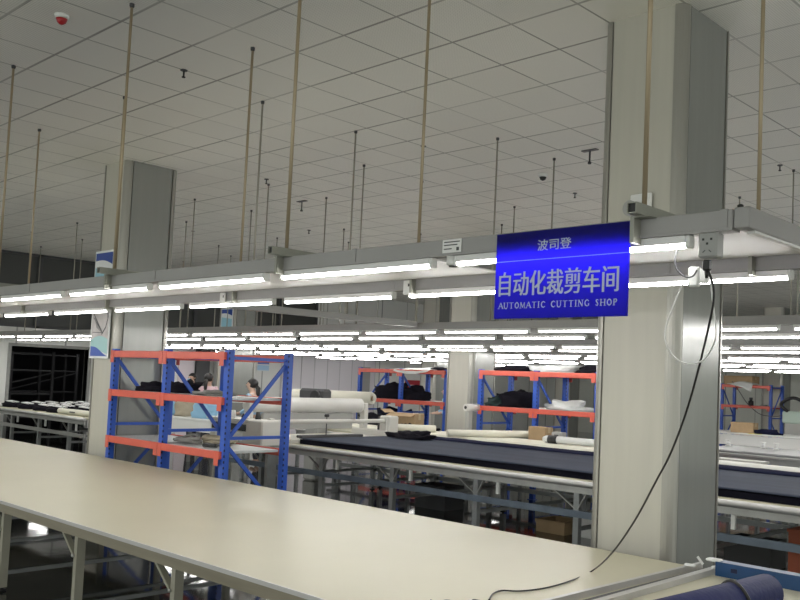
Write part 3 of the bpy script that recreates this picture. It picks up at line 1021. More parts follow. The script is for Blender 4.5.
# rack B
def onx(px, Y):
    return at(px, 400, Y=Y).x
cloth('garment_pile', 'large black garment heap on the left bay of the far left rack', 'black_cloth', (onx(388, 13.3), 13.35, 1.416), .48, .24, .30, 4)
cloth('garment_pile', 'black garment heap right of the middle post on the far left rack', 'black_cloth', (onx(414, 13.3), 13.35, 1.416), .38, .24, .22, 5)
cloth('garment_pile', 'dark navy garment heap on the lowest shelf of the far left rack', 'navy_cloth', (onx(395, 13.3), 13.35, .597), .5, .3, .55, 6)
sx_ = onx(393, 12.9)
sh = MB()
sh.sheet(lambda u, v: (sx_ + 1.05 * u, 12.86 + .65 * v, 2.075 + .02 * noise.noise(Vector((u * 4, v * 4, 1))) + .05 * sin(pi * u) * v - (.10 * (1 - v / .12) * (.4 + .6 * sin(pi * u)) if v < .12 else 0)), 18, 14)
tag(sh.build('dust_sheet', 'white_cloth'), 'white sheet draped over the top beam of the far left rack', 'sheet')
cloth('garment_pile', 'thin black garment on top of the far left rack by its right post', 'black_cloth', (onx(441, 13.3), 13.3, 2.06), .26, .2, .07, 8)


def carton(label, loc, sx, sy, sz, rz=0, flaps=False):
    t = thing('carton', label, 'box', loc, rz)
    MB().box(-sx / 2, -sy / 2, 0, sx / 2, sy / 2, sz, bev=.004).build('body', 'carton', t)
    MB().box(-sx / 2 - .002, -.03, sz * .6, sx / 2 + .002, .03, sz + .002).build('tape', 'carton_tape', t)
    if flaps:
        MB().bar((-sx / 2, -sy / 2, sz), (-sx / 2 - .12, -sy / 2, sz + .06), sy, .006, up=(0, 0, 1)).build('flap', 'carton', t)
        MB().bar((0, -sy / 2, sz - .01), (0, -sy / 2 - .10, sz - .05), sx, .006).build('flap', 'carton', t)
    return t


# rack C
cloth('garment_pile', 'big dark navy garment heap on the middle shelf of the right far rack', 'black_cloth', (-9.55, 11.7, 1.456), .40, .28, .26, 9)
cloth('garment_pile', 'dark green garment at the left end of the right far rack', mat('dark_green_cloth', (.012, .03, .028), .85), (-9.92, 11.62, 1.456), .17, .2, .15, 10)
cloth('plastic_bundle', 'crumpled white plastic bundle on the middle shelf of the right far rack', 'white_cloth', (-8.45, 11.62, 1.456), .38, .22, .14, 11, 'bundle')
cloth('garment_pile', 'flat black garments on top of the right far rack, left bay', 'black_cloth', (-9.55, 11.65, 2.06), .38, .22, .10, 12)
cloth('plastic_bundle', 'white plastic bundle on top of the right far rack at the middle post', 'white_cloth', (-8.70, 11.65, 2.06), .44, .22, .12, 13, 'bundle')
cloth('garment_pile', 'black garment on top of the right far rack, second bay', 'black_cloth', (-8.02, 11.72, 2.06), .26, .2, .11, 14)
cloth('plastic_bundle', 'white bundle on top of the right far rack near the big column', 'white_cloth', (-7.55, 11.6, 2.06), .26, .2, .08, 15, 'bundle')
cloth('garment_pile', 'thin dark cloth on the shelf of the right far rack beside the big column', 'navy_cloth', (-7.4, 11.7, 1.456), .2, .2, .04, 16)
fl = thing('fabric_roll', 'pale fabric roll end poking out at the left end of the right far rack', 'fabric roll', (-10.08, 11.1, 1.332))
MB().tube([(0, -.12, .09), (.0, .2, .09)], .062, 18).build('roll', 'roll_white', fl)
MB().tube([(0, -.125, .09), (0, -.119, .09)], .028, 14).build('core', 'black', fl)
# its support
bkt = thing('roll_stand', 'grey roll stand beside the left post of the right far rack', 'stand', (-10.08, 11.06, 0))
MB().box(-.04, -.04, .05, .04, .04, 1.359).build('post', 'machine_grey', bkt)
MB().box(-.16, -.1, 0, .16, .1, .05).build('base', 'machine_grey', bkt)

# rack D
xd = at(771, 390, Y=24.5).x
carton('flat brown carton on top of the far rack right of the big column', (onx(741, 24.9), 24.9, 2.09), .9, .5, .27)
sh = MB()
x0_ = onx(727, 24.4)
sh.sheet(lambda u, v: (x0_ + .75 * u + .1 * v, 24.36 + .4 * v, 2.11 + .08 * sin(pi * u) + .03 * noise.noise(Vector((u * 5, v * 5, 3))) - (.35 * (1 - v / .2) * u * (1 - .4 * u) if v < .2 else 0)), 14, 12)
tag(sh.build('dust_sheet', 'white_cloth'), 'white cloth hanging from the top of the far rack right of the big column', 'sheet')
bt = thing('bottle', 'small dark bottle on the middle shelf of the far rack right of the big column', 'bottle', (onx(751, 24.7), 24.7, 1.496))
MB().lathe([(.07, 0), (.075, .02), (.075, .13), (.04, .15), (.04, .17)], n=14).build('body', 'black', bt)
MB().lathe([(.05, .17), (.05, .24)], n=12).build('cap', 'dark', bt)
cloth('fabric_scrap', 'small dark scrap on the shelf beside the bottle', 'grey_cloth', (onx(764, 24.7), 24.7, 1.496), .12, .06, .04, 17, 'fabric')
P = [at(x, y, Y=24.42) for x, y in ((732, 381), (739, 391), (747, 403), (758, 413), (768, 416), (780, 416), (787, 413))]
tag(MB().tube(smooth_path(P), .011, 6).build('air_hose', 'dark'), 'dark hose sagging across the far rack right of the big column', 'hose')


# ---------------------------------------------------------------- second row of tables
def bed_table(name, label, x0, x1, y0, y1, top, top_mat, leg_x, stringer_mat):
    t = thing(name, label, 'table')
    MB().box(x0, y0 + .05, top - .03, x1, y1 - .05, top).build('tabletop', top_mat, t)
    q = MB()
    q.tube([(x0, y0 + .03, top - .03), (x1, y0 + .03, top - .03)], .032, 12)
    q.build('edge_rail', 'alu', t)
    MB().box(x0, y0 + .02, top - .13, x1, y0 + .05, top - .065).build('apron', 'alu_dark', t)
    MB().box(x0, y1 - .05, top - .13, x1, y1 - .02, top - .005).build('apron', 'alu_dark', t)
    MB().box(x0, y0 + .03, .48, x1, y0 + .07, .55).build('stringer', stringer_mat, t)
    MB().box(x0, y1 - .08, .30, x1, y1 - .04, .36).build('stringer', 'steel', t)
    for x in leg_x:
        for y, far in ((y0 + .10, 0), (y1 - .12, 1)):
            lg = MB().box(x - .035, y - .03, .04, x + .035, y + .03, top - .03).build('leg', 'steel', t)
            MB().lathe([(.045, 0), (.045, .012), (.014, .018), (.014, .04)], (x, y, 0), 10).build('foot', 'black', lg)
        for s in (-1, 1):
            MB().bar((x + s * (.30 if s < 0 else .14), y0 + .07, top - .12), (x + s * .02, y0 + .085, top - .30), .012, .03, up=(0, 1, 0)).build('brace', 'alu_dark', t)
        MB().box(x - .02, y0 + .14, .33, x + .02, y1 - .16, .37).build('stretcher', 'steel', t)
        MB().box(x + .32, y0 + .06, top - .27, x + .36, y0 + .09, top - .12).build('bracket', 'white_plastic', t)
    return t


T2 = .865
bed_table('spreading_table', 'long steel framed spreading table under the navy fabric, behind the near rack', -12.2, .6, 7.66, 10.08, T2, 'table_top', [-11.18 + 1.43 * i for i in range(-0, 8)], 'blue_steel')
bed_table('spreading_table', 'long steel framed table with black cut pieces behind the cream table at far left', -21.9, -16.9, 7.66, 9.9, T2, 'table_top', [-20.53, -19.11, -17.69], 'alu_dark')

nf = thing('fabric_stack', 'layers of navy fabric spread along the steel framed table', 'fabric')
fx0, fx1, fy0, fy1 = -10.42, .3, 7.84, 9.83
q = MB()
NX, NY = 60, 14
def ftop(u, v):
    x, y = fx0 + (fx1 - fx0) * u, fy0 + (fy1 - fy0) * v
    return (x, y + (.02 * noise.noise(Vector((x * 1.2, 0, 5))) if v in (0, 1) else 0), T2 + .082 + .006 * noise.noise(Vector((x * .8, y * 3, 0))))
q.sheet(ftop, NX, NY, 0, .006)
q.build('top_layer', 'navy', nf)
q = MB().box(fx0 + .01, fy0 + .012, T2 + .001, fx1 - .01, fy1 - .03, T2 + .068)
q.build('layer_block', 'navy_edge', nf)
sh = MB()
sh.sheet(lambda u, v: (-9.9 + 9.0 * u, 9.70 + .28 * v + .04 * sin(u * 25) * v, T2 + .092 + .035 * sin(pi * v) + .008 * noise.noise(Vector((u * 30, v, 0)))), 60, 5)
tag(sh.build('fabric_fold', M['navy_cloth']), 'folded dark blue selvedge along the far side of the navy fabric', 'fabric')
cloth('garment_pile', 'low black cloth heap at the far left corner of the navy fabric', 'black_cloth', (-9.85, 9.52, T2 + .092), .42, .22, .10, 21)

# cream boards and rolls behind the navy bed
ct = bed_table('spreading_table', 'narrow cream topped table behind the navy fabric, before the far racks', -13.6, .6, 10.14, 11.02, T2, 'table_top', [-13.2 + 1.9 * i for i in range(7)], 'steel')
cs = thing('fabric_stack', 'cream fabric layers on the narrow table before the far racks', 'fabric')
MB().box(-12.9, 10.22, T2 + .001, -6.2, 10.98, T2 + .125, bev=.03).build('layer_block', 'cream_cloth', cs)
zs = T2 + .126
for (pa, pb, r, lb) in (((447, 433), (541, 434.6), .056, 'cream fabric roll lying before the rack right of the far column'), ((382, 427), (436, 429), .06, 'cream fabric roll lying before the far left rack')):
    a_, b_ = at(*pa, z=zs + r), at(*pb, z=zs + r)
    dv = (b_ - a_).normalized()
    t = thing('fabric_roll', lb, 'fabric roll', tuple(a_))
    L_ = b_ - a_
    MB().tube([(0, 0, 0), dv * .02, L_ - dv * .02, L_], [r * .9, r, r, r * .9], 20).build('roll', 'cream_cloth', t)
    MB().tube([L_ - dv * .002, L_ + dv * .004], r * .4, 14).build('core', 'carton', t)
t = thing('fabric_roll', 'long white fabric roll on the far edge of the navy bed, right of the column', 'fabric roll', (0, 10.40, T2 + .067))
MB().tube([(-5.6, 0, 0), (-5.58, 0, 0), (-.2, 0, 0), (-.18, 0, 0)], [.06, .066, .066, .06], 20).build('roll', 'roll_white', t)
MB().tube([(-5.606, 0, 0), (-5.598, 0, 0)], .025, 12).build('core', 'carton', t)
t = thing('fabric_roll', 'short white roll with dark wrapping beside the cream roll, left of the big column', 'fabric roll', (-7.75, 10.6, T2 + .126 + .06), .1)
MB().tube([(-.35, 0, 0), (-.30, 0, 0), (.9, 0, 0)], [.03, .055, .05], 18).build('roll', 'white_cloth', t)
MB().tube([(-.25, 0, 0), (-.1, 0, 0)], [.06, .06], 18).build('wrapping', 'black', t)
cloth('fabric_scrap', 'black scraps on the cream layers before the far left rack', 'black_cloth', (-11.7, 10.86, T2 + .126), .22, .05, .05, 31, 'fabric')
cloth('garment_pile', 'black cloth on the cream layers at the foot of the far column', 'black_cloth', (-10.9, 10.88, T2 + .126), .3, .05, .06, 32)
cloth('tool_pouch', 'small dark pouch between the two cream rolls', 'black_cloth', (-11.14, 10.66, T2 + .126), .12, .1, .09, 33, 'pouch')
carton('open brown carton at the foot of the far left rack', (-11.72, 11.2, .97), .62, .26, .27, .05, True)
dk = thing('support_shelf', 'low grey shelf under the cartons behind the narrow cream table', 'shelf', (0, 0, 0))
MB().box(-13.2, 11.06, .94, -4.9, 11.28, .968).build('board', 'machine_grey', dk)
for x in (-13.1, -11.0, -9.0, -7.0, -5.0):
    MB().box(x - .02, 11.14, 0, x + .02, 11.2, .94).build('leg', 'steel', dk)
carton('small brown carton on the grey shelf below the right far rack', (-8.62, 11.17, .97), .34, .2, .22)
gb = thing('control_box', 'small pale grey control box beside the small brown carton', 'control box', (-8.25, 11.16, .97))
gb.scale = (.8, .8, .8)
MB().box(-.12, -.09, 0, .12, .09, .2, bev=.01).build('case', 'grey_plastic', gb)
MB().box(-.05, -.094, .07, .05, -.0905, .15).build('panel', 'dark', gb)
carton('brown carton on the white skirted table far right of the big column', (onx(745, 21.6), 21.6, .841), .62, .3, .26)
cloth('garment_pile', 'dark cloth on the white skirted table far right of the big column', 'navy_cloth', (onx(768, 21.6), 21.6, .841), .35, .2, .10, 34)
cloth('garment_pile', 'black cloth heap behind the narrow table at the left rack foot', 'black_cloth', (-12.6, 11.17, .97), .42, .1, .2, 35)

# tables deeper in the hall, right of the big column
def plain_table(label, x0, x1, y0, y1, top, m_, skirt, xs):
    t = thing('work_table', label, 'table')
    MB().box(x0, y0, top - .03, x1, y1, top).build('tabletop', m_, t)
    if skirt:
        MB().box(x0, y0 + .02, top - .30, x1, y0 + .035, top - .04).build('skirt', 'white_plastic', t)
    else:
        MB().box(x0, y0 + .03, top - .12, x1, y0 + .06, top - .03).build('apron', 'alu_dark', t)
    for x in xs:
        for y in (y0 + .1, y1 - .1):
            MB().box(x - .03, y - .03, 0, x + .03, y + .03, top - .03).build('leg', 'steel', t)
    return t


plain_table('long white skirted table before the far rack, right of the big column', -14, -2, 21.0, 22.4, .84, 'white_plastic', True, [-13.8 + 1.95 * i for i in range(7)])
plain_table('long grey fabric covered table between the white roll and the skirted table', -7.6, .4, 13.6, 15.4, .86, 'grey_plastic', False, [-7.4 + 1.9 * i for i in range(5)])
gf = thing('fabric_stack', 'flat grey fabric layers on the third table, right of the big column', 'fabric', (0, 0, 0))
MB().box(-7.3, 13.75, .861, .2, 15.2, .90, bev=.01).build('layer_block', 'steel', gf)
for (px_, lb) in ((728, 'small white spool at the left of the grey fabric layers'), (763, 'small white reel in the middle of the grey fabric layers'), (776, 'small white tin at the right of the grey fabric layers')):
    p = at(px_, 451, Y=14.9)
    sp_ = thing('spool', lb, 'spool', (p.x, 14.9, .901))
    MB().lathe([(.05, 0), (.05, .015), (.03, .02), (.03, .09), (.05, .095), (.05, .11)], n=14).build('body', 'white_plastic', sp_)
    MB().lathe([(.034, .022), (.036, .05), (.034, .088)], n=14).build('thread', 'paper', sp_)
yp = at(753, 434, z=.845)
tag(MB().box(-.16, -.1, 0, .16, .1, .006).build('paper_slip', 'yellow', None, (yp.x, max(yp.y, 21.2), .841), (0, 0, .2)), 'yellow paper slip on the white skirted table before the carton', 'paper')
p = at(795, 430, Y=23.2)
rb = thing('machine', 'grey machine with dark hoses beyond the white skirted table, far right', 'machine', (p.x, 23.2, 0))
MB().box(-.22, -.18, 0, .22, .18, 1.1, bev=.02).build('pedestal', 'machine_grey', rb)
MB().box(-.3, -.16, 1.1, .3, .2, 1.42, bev=.03).build('housing', 'mint_panel', rb)
q = MB()
q.tube(smooth_path([(-.15, -.12, 1.40), (-.33, -.15, 1.6), (.0, -.15, 1.78), (.3, 0, 1.6), (.4, 0, 1.3)]), .045, 8)
q.build('hose', 'black', rb)

# ---------------------------------------------------------------- spreading machine on the bed
mc = thing('spreading_machine', 'cream fabric spreading machine with a long white roller over the navy bed', 'machine', (0, 0, 0))
rx, rz_ = -11.2, 1.39
MB().tube([(rx, 7.45, rz_), (rx - .0, 7.47, rz_), (rx - .0, 9.62, rz_), (rx, 9.64, rz_)], [.09, .115, .115, .09], 24).build('roller', 'roll_white', mc)
MB().box(rx - .1, 6.95, rz_ + .03, rx + .06, 7.46, rz_ + .06).build('side_bar', 'machine', mc)
MB().box(rx - .02, 7.72, 1.02, rx + .04, 9.45, 1.27, bev=.01).build('back_panel', 'machine_grey', mc)
MB().tube([(rx + .55, 7.62, 1.17), (rx + .55, 9.75, 1.17)], .032, 12).build('guide_bar', 'machine', mc)
for y in (7.5, 9.72):
    MB().box(rx - .25, y - .06, T2 + .003, rx + .62, y + .06, 1.02, bev=.02).build('side_frame', 'machine', mc)
    MB().box(rx - .06, y - .045, 1.0, rx + .06, y + .045, rz_ + .04, bev=.01).build('upright', 'machine', mc)
    MB().box(rx + .5, y - .04, 1.0, rx + .6, y + .04, 1.22, bev=.01).build('upright', 'machine', mc)
MB().box(rx + .40, 9.70, T2 + .06, rx + .64, 9.92, 1.25, bev=.02).build('motor_box', 'machine', mc)
MB().box(rx + .38, 9.69, T2 + .06, rx + .402, 9.93, 1.23).build('motor_seal', 'dark', mc)
MB().box(rx - .2, 7.72, T2 + .003, rx + .75, 9.66, T2 + .055).build('base_plate', 'machine', mc)
q = MB()
for i in range(5):
    q.box(rx + .35 + .04 * (i % 2), 8.1 + .3 * i, T2 + .055, rx + .5, 8.28 + .3 * i, T2 + .10)
MB().box(rx + .36, 8.1, T2 + .055, rx + .5, 9.3, T2 + .095, bev=.01).build('clamp_strip', 'dark', mc)
MB().tube([(rx + .5, 8.55, T2 + .09), (rx + .5, 8.55, 1.24)], .008, 8).build('sensor_stem', 'dark', mc)
MB().lathe([(.035, 0), (.04, .02), (.03, .04)], (rx + .5, 8.55, 1.235), 12).build('sensor_head', 'black', mc)
# operator console at the near side of the machine
co = thing('operator_console', 'cream control cabinet at the near end of the spreading machine, behind the near rack', 'control cabinet', (-10.64, 7.36, 0))
MB().box(-.08, -.2, .84, .28, .22, 1.2, bev=.02).build('side_cabinet', 'machine', co)
MB().box(-1.15, -.12, .84, -.1, .22, 1.16, bev=.02).build('front_cabinet', 'machine', co)
MB().box(-1.1, -.126, 1.02, -.22, -.1205, 1.12).build('display', 'screen', co)
MB().box(-1.0, -.126, .88, -.3, -.1205, 1.0).build('chart', 'paper', co)
MB().box(-1.2, -.16, 1.16, -.08, .24, 1.19).build('worktop', 'machine', co)
for i in range(6):
    MB().lathe([(.04, 0), (.045, .02), (.03, .07 + .02 * (i % 3))], (-1.05 + .17 * i, -.02 + .08 * (i % 2), 1.19), 10).build('knob', 'black' if i % 2 else 'white_plastic', co)
MB().box(-1.1, -.05, 0, -1.04, .1, .84).build('leg', 'steel', co)
MB().box(.18, -.05, 0, .24, .1, .84).build('leg', 'steel', co)
# equipment behind the machine
eq = thing('cutting_machine', 'dark grey cutting machine with a round black guard beyond the spreading machine', 'machine', (at(318, 396, Y=9.95).x, 9.95, 0))
MB().box(-.16, -.14, 0, .16, .14, 1.42, bev=.03).build('body', 'machine_grey', eq)
MB().box(-.42, -.12, 1.42, .26, .12, 1.62, bev=.04).build('head', 'dark', eq)
MB().tube([(.1, -.16, 1.46), (.1, -.10, 1.46)], .13, 20).build('guard', 'black', eq)
rr = thing('fabric_roll', 'long cream roll beyond the spreading machine, left of the far left rack', 'fabric roll', (0, 0, 0))
MB().tube([(-14.9, 11.0, 1.44), (-14.88, 11.0, 1.44), (-13.5, 11.9, 1.44), (-13.48, 11.9, 1.44)], [.11, .13, .13, .11], 20).build('roll', 'cream_cloth', rr)
MB().tube([(-13.485, 11.9, 1.44), (-13.475, 11.905, 1.44)], .05, 12).build('core', 'carton', rr)
ws = thing('roll_stand', 'pale stand carrying the long cream roll left of the far left rack', 'stand', (-14.2, 11.4, 0))
MB().box(-.75, -.35, 1.2, .75, .35, 1.309).build('cradle', 'machine', ws)
for sx in (-.6, .6):
    for sy in (-.28, .28):
        MB().box(sx - .03, sy - .03, 0, sx + .03, sy + .03, 1.2).build('leg', 'steel', ws)

# ---------------------------------------------------------------- cut pieces on the left table
rnd = random.Random(11)
spots = []
for j, yy in enumerate((8.05, 8.45, 8.85, 9.25, 9.62)):
    for i in range(8):
        x = -21.4 + i * .82 + .35 * (j % 2) + rnd.uniform(-.12, .12)
        if x > -17.25 or (j == 0 and x > -18.9):
            continue
        spots.append((x, yy))
stack0 = None
for i, (x, y) in enumerate(spots):
    h = .09 + .05 * rnd.random()
    lab = 'black cut fabric pile with a white paper slip on the far left table'
    if stack0 is None:
        stack0 = thing('cut_piece_pile', lab, 'fabric pile', (x, y, T2 + .001), 0, 'cut fabric piles on the far left table')
        q = MB().heap((0, 0, 0), .33, .16, .12, 41, .2)
        q.build('fabric_pile', 'black_cloth', stack0)
        MB().box(-.14, -.08, .108, .12, .06, .125).build('paper_slip', 'paper', stack0, (.08, 0, .012), (.05, .08, .3))
    else:
        dup(stack0, (x, y, T2 + .001), rnd.uniform(-.2, .2))
t = thing('fabric_roll', 'cream fabric roll lying along the near edge of the far left table', 'fabric roll', (0, 7.93, T2 + .06))
MB().tube([(-18.6, 0, 0), (-18.58, 0, 0), (-17.0, 0, 0), (-16.98, 0, 0)], [.05, .058, .058, .05], 18).build('roll', 'cream_cloth', t)
p = -17.9
MB().box(p - .1, -.061, -.012, p + .14, -.0565, .012).build('ink_mark', 'dark', t)

# dark racks in the store room
for i, (x, y, lb) in enumerate(((-24.2, 9.0, 'dark empty rack in the dark store room, nearer the hall'), (-26.4, 10.6, 'dark empty rack deep in the dark store room'))):
    t = thing('store_rack', lb, 'rack', (x, y, 0))
    for sx in (-.4, .4):
        for sy in (-.9, .9):
            MB().box(sx - .03, sy - .03, 0, sx + .03, sy + .03, 2.2).build('upright', 'store_rack', t)
    for z in (.5, 1.1, 1.7, 2.15):
        MB().box(-.42, -.92, z - .03, .42, .92, z).build('shelf', 'store_rack', t)
    MB().bar((.43, -.9, 1.15), (.43, .9, 1.65), .02, .03).build('brace', 'store_rack', t)
for yy in (10.3, 11.8):
    dup(tube_proto, (-25.0, yy, 2.6), pi / 2 * 0, 'tube light glowing inside the dark store room', 'tube lights in the store room')

# ---------------------------------------------------------------- posters
PX0, PX1, PZ0, PZ1 = -11.525, -11.005, 1.96, 3.36
po = thing('wall_poster', 'tall white framed poster with blue waves on the column behind the near rack', 'poster', ((PX0 + PX1) / 2, 5.255, PZ0))
pw, ph = (PX1 - PX0) / 2, PZ1 - PZ0
MB().box(-pw, -.012, 0, pw, 0, ph, bev=.003).build('frame', 'poster_white', po)


def region(fn_lo, fn_hi, x0, x1, n=16):
    lo = [(x0 + (x1 - x0) * i / n, fn_lo(i / n)) for i in range(n + 1)]
    hi = [(x0 + (x1 - x0) * i / n, fn_hi(i / n)) for i in range(n, -1, -1)]
    return lo + hi


iw = pw - .03
layers = [
    ('marble_print', 'poster_marble', lambda u: .22, lambda u: .80, -.0135),
    ('aqua_print', 'poster_aqua', lambda u: .80, lambda u: ph - .22 - .05 * u, -.0135),
    ('light_wave', 'poster_white', lambda u: ph - .22 - .05 * u, lambda u: ph - .13 - .06 * u, -.0135),
    ('navy_wave', 'poster_navy', lambda u: ph - .13 - .06 * u + .03 * sin(pi * u), lambda u: ph - .03, -.0138),
    ('mint_wave', 'poster_mint', lambda u: .15 - .09 * u, lambda u: .24 + .05 * sin(3 * u), -.0136),
    ('blue_wave', 'poster_blue', lambda u: .03, lambda u: .155 - .10 * u + .02 * sin(5 * u), -.0139),
]
for nm, m_, lo, hi, yy in layers:
    q = MB().poly(region(lo, hi, -iw, iw), yy - .0008, yy)
    q.build(nm, m_, po)
q = MB()
for (a, b_, c, d_, w) in ((-.19, .58, .06, .34, .014), (-.19, .53, .08, .33, .010), (-.2, .34, .08, .33, .008), (.19, .62, .21, .52, .026), (.14, .58, .19, .62, .024), (.21, .52, .16, .40, .016), (.16, .40, .06, .31, .02), (-.09, .66, -.06, .71, .024), (.0, .68, .03, .73, .02)):
    q.bar((a, -.0152, b_), (c, -.0152, d_), .001, w, up=(0, 0, 1) if abs(d_ - b_) < abs(c - a) else (1, 0, 0))
q.build('ink_strokes', 'poster_ink', po)
q = MB().poly([(-.19, .58), (.07, .36), (.05, .33), (-.1, .40)], -.0148, -.0142)
q.build('ink_wing', 'poster_grey', po)
p2 = dup(po, (-19.13, 12.045, 2.02), None, 'smaller looking poster with blue waves on the distant column left of centre')
nb = thing('notice', 'small blue and white notice on the far wall above the standing worker', 'notice', (XL + .001, at(263, 367, X=XL).y, at(263, 371, X=XL).z))
MB().box(0, -.22, 0, .01, .22, .32).build('sheet', 'poster_white', nb)
MB().box(.01, -.2, .02, .012, .2, .17).build('blue_field', 'poster_sky', nb)
MB().box(.01, -.2, .2, .012, .2, .3).build('navy_field', 'poster_blue', nb)
rs = thing('red_board', 'red notice board on the far wall seen through the far left rack', 'notice board', (XL + .001, at(413, 388, X=XL).y, at(413, 397, X=XL).z))
MB().box(0, -.4, 0, .03, .4, .58).build('board', 'red_sign', rs)
q = MB()
for z in (.15, .27, .39):
    q.box(.03, -.28, z, .033, .28, z + .03)
q.build('print', 'pink_panel', rs)


# ---------------------------------------------------------------- workers
def skin_mesh(name, nodes, edges, m, parent, levels=2, root=0):
    me = bpy.data.meshes.new(name)
    me.from_pydata([n_[0] for n_ in nodes], edges, [])
    o = bpy.data.objects.new(name, me)
    COL.objects.link(o)
    sk = o.modifiers.new('skin', 'SKIN')
    for i, n_ in enumerate(nodes):
        r = n_[1]
        o.data.skin_vertices[0].data[i].radius = r if isinstance(r, tuple) else (r, r)
        o.data.skin_vertices[0].data[i].use_root = (i == root)
    sb = o.modifiers.new('sub', 'SUBSURF')
    sb.levels = sb.render_levels = levels
    bpy.context.view_layer.update()
    me2 = bpy.data.meshes.new_from_object(o.evaluated_get(bpy.context.evaluated_depsgraph_get()))
    me2.materials.clear()
    me2.materials.append(M[m] if isinstance(m, str) else m)
    for p in me2.polygons:
        p.use_smooth = True
    bpy.data.objects.remove(o)
    o2 = bpy.data.objects.new(name, me2)
    COL.objects.link(o2)
    o2.parent = parent
    return o2


def person(label, loc, rz, h, shirt, lean=.25, mask=False, hair_long=False, look=0.2):
    """standing, bent a little over the work, both hands forward; faces -y before turning"""
    t = thing('person', label, 'person', loc, rz)
    s = h / 1.65
    V = lambda x, y, z: (x * s, y * s, z * s)
    ly = lambda z: -lean * max(0, z - .9) * .9           # forward lean grows with height
    hd = (0, ly(1.5) - .06 * look, 1.52)
    nodes = [
        (V(0, 0, .92), (.15 * s, .11 * s)), (V(0, ly(1.1), 1.10), (.125 * s, .095 * s)), (V(0, ly(1.28), 1.28), (.155 * s, .105 * s)), (V(0, ly(1.40), 1.38), (.075 * s, .07 * s)),
        (V(0, ly(1.45), 1.44), .052 * s), (V(0, hd[1], 1.50), (.068 * s, .08 * s)), (V(0, hd[1] - .01, 1.57), (.076 * s, .092 * s)), (V(0, hd[1] + .005, 1.62), (.06 * s, .07 * s)),
    ]
    edges = [(0, 1), (1, 2), (2, 3), (3, 4), (4, 5), (5, 6), (6, 7)]
    for sd in (-1, 1):
        b0 = len(nodes)
        nodes += [(V(sd * .19, ly(1.36), 1.345), .055 * s), (V(sd * .24, ly(1.2) - .04, 1.08), .043 * s), (V(sd * .17, ly(1.2) - .27, .99), .032 * s), (V(sd * .14, ly(1.2) - .35, .99), (.036 * s, .018 * s))]
        edges += [(2, b0), (b0, b0 + 1), (b0 + 1, b0 + 2), (b0 + 2, b0 + 3)]
        hx, hy = sd * .14, ly(1.2) - .35
        for fk in range(4):
            f0 = len(nodes)
            ox = (-.024 + .016 * fk)
            nodes += [(V(hx + ox, hy - .05, .985), .0085 * s), (V(hx + ox, hy - .09 - .006 * (fk in (1, 2)), .968), .007 * s)]
            edges += [(b0 + 3, f0), (f0, f0 + 1)]
        f0 = len(nodes)
        nodes += [(V(hx - sd * .045, hy - .02, .985), .010 * s), (V(hx - sd * .05, hy - .055, .975), .008 * s)]
        edges += [(b0 + 3, f0), (f0, f0 + 1)]
        l0 = len(nodes)
        nodes += [(V(sd * .09, .01, .80), .085 * s), (V(sd * .10, .0, .48), .058 * s), (V(sd * .10, .02, .10), .040 * s), (V(sd * .10, -.10, .045), (.04 * s, .032 * s))]
        edges += [(0, l0), (l0, l0 + 1), (l0 + 1, l0 + 2), (l0 + 2, l0 + 3)]
    body = skin_mesh('body', nodes, edges, 'skin', t)
    # clothing follows the same skeleton a little wider
    g = .014 * s
    sn = [(V(0, 0, .86), (.165 * s, .125 * s)), (V(0, ly(1.1), 1.10), (.145 * s, .115 * s)), (V(0, ly(1.28), 1.28), (.172 * s, .122 * s)), (V(0, ly(1.40), 1.375), (.09 * s, .085 * s))]
    se = [(0, 1), (1, 2), (2, 3)]
    for sd in (-1, 1):
        b0 = len(sn)
        sn += [(V(sd * .19, ly(1.36), 1.345), .07 * s), (V(sd * .24, ly(1.2) - .04, 1.08), .057 * s), (V(sd * .185, ly(1.2) - .22, 1.0), .046 * s)]
        se += [(2, b0), (b0, b0 + 1), (b0 + 1, b0 + 2)]
    skin_mesh('shirt', sn, se, shirt, t)
    tn = [(V(0, 0, .93), (.155 * s, .12 * s)), (V(0, 0, .86), (.15 * s, .12 * s))]
    te = [(0, 1)]
    for sd in (-1, 1):
        b0 = len(tn)
        tn += [(V(sd * .09, .01, .78), .1 * s), (V(sd * .10, .0, .48), .072 * s), (V(sd * .10, .02, .10), .058 * s)]
        te += [(1, b0), (b0, b0 + 1), (b0 + 1, b0 + 2)]
    skin_mesh('trousers', tn, te, 'trousers', t)
    hc = Vector(V(0, hd[1] + .022, 1.585))
    q = MB()
    nn, mm = 18, 10
    vs = []
    for i in range(mm + 1):
        a = -1.0 + (pi / 2 + 1.0) * i / mm
        for k_ in range(nn):
            th = 2 * pi * k_ / nn
            front = max(0, -sin(th))
            cut = 1.0 if a > .25 else 1 - .62 * front
            vs.append(hc + Vector((cos(th) * cos(a) * .094, sin(th) * cos(a) * .108 * cut + .01, sin(a) * .10)) * s)
    fs = []
    for i in range(mm):
        for k_ in range(nn):
            j_ = (k_ + 1) % nn
            fs.append((i * nn + k_, i * nn + j_, (i + 1) * nn + j_, (i + 1) * nn + k_))
    q.add(vs, fs, 0, True)
    q.build('hair', 'hair', t)
    if hair_long:
        pt = Vector(V(0, hd[1] + .1, 1.55))
        MB().tube([pt, pt + Vector((0, .05, -.06)) * s, pt + Vector((0, .05, -.2)) * s, pt + Vector((0, .03, -.28)) * s], [.03 * s, .045 * s, .035 * s, .01 * s], 10).build('ponytail', 'hair', t)
    fc = Vector(V(0, hd[1], 1.55))
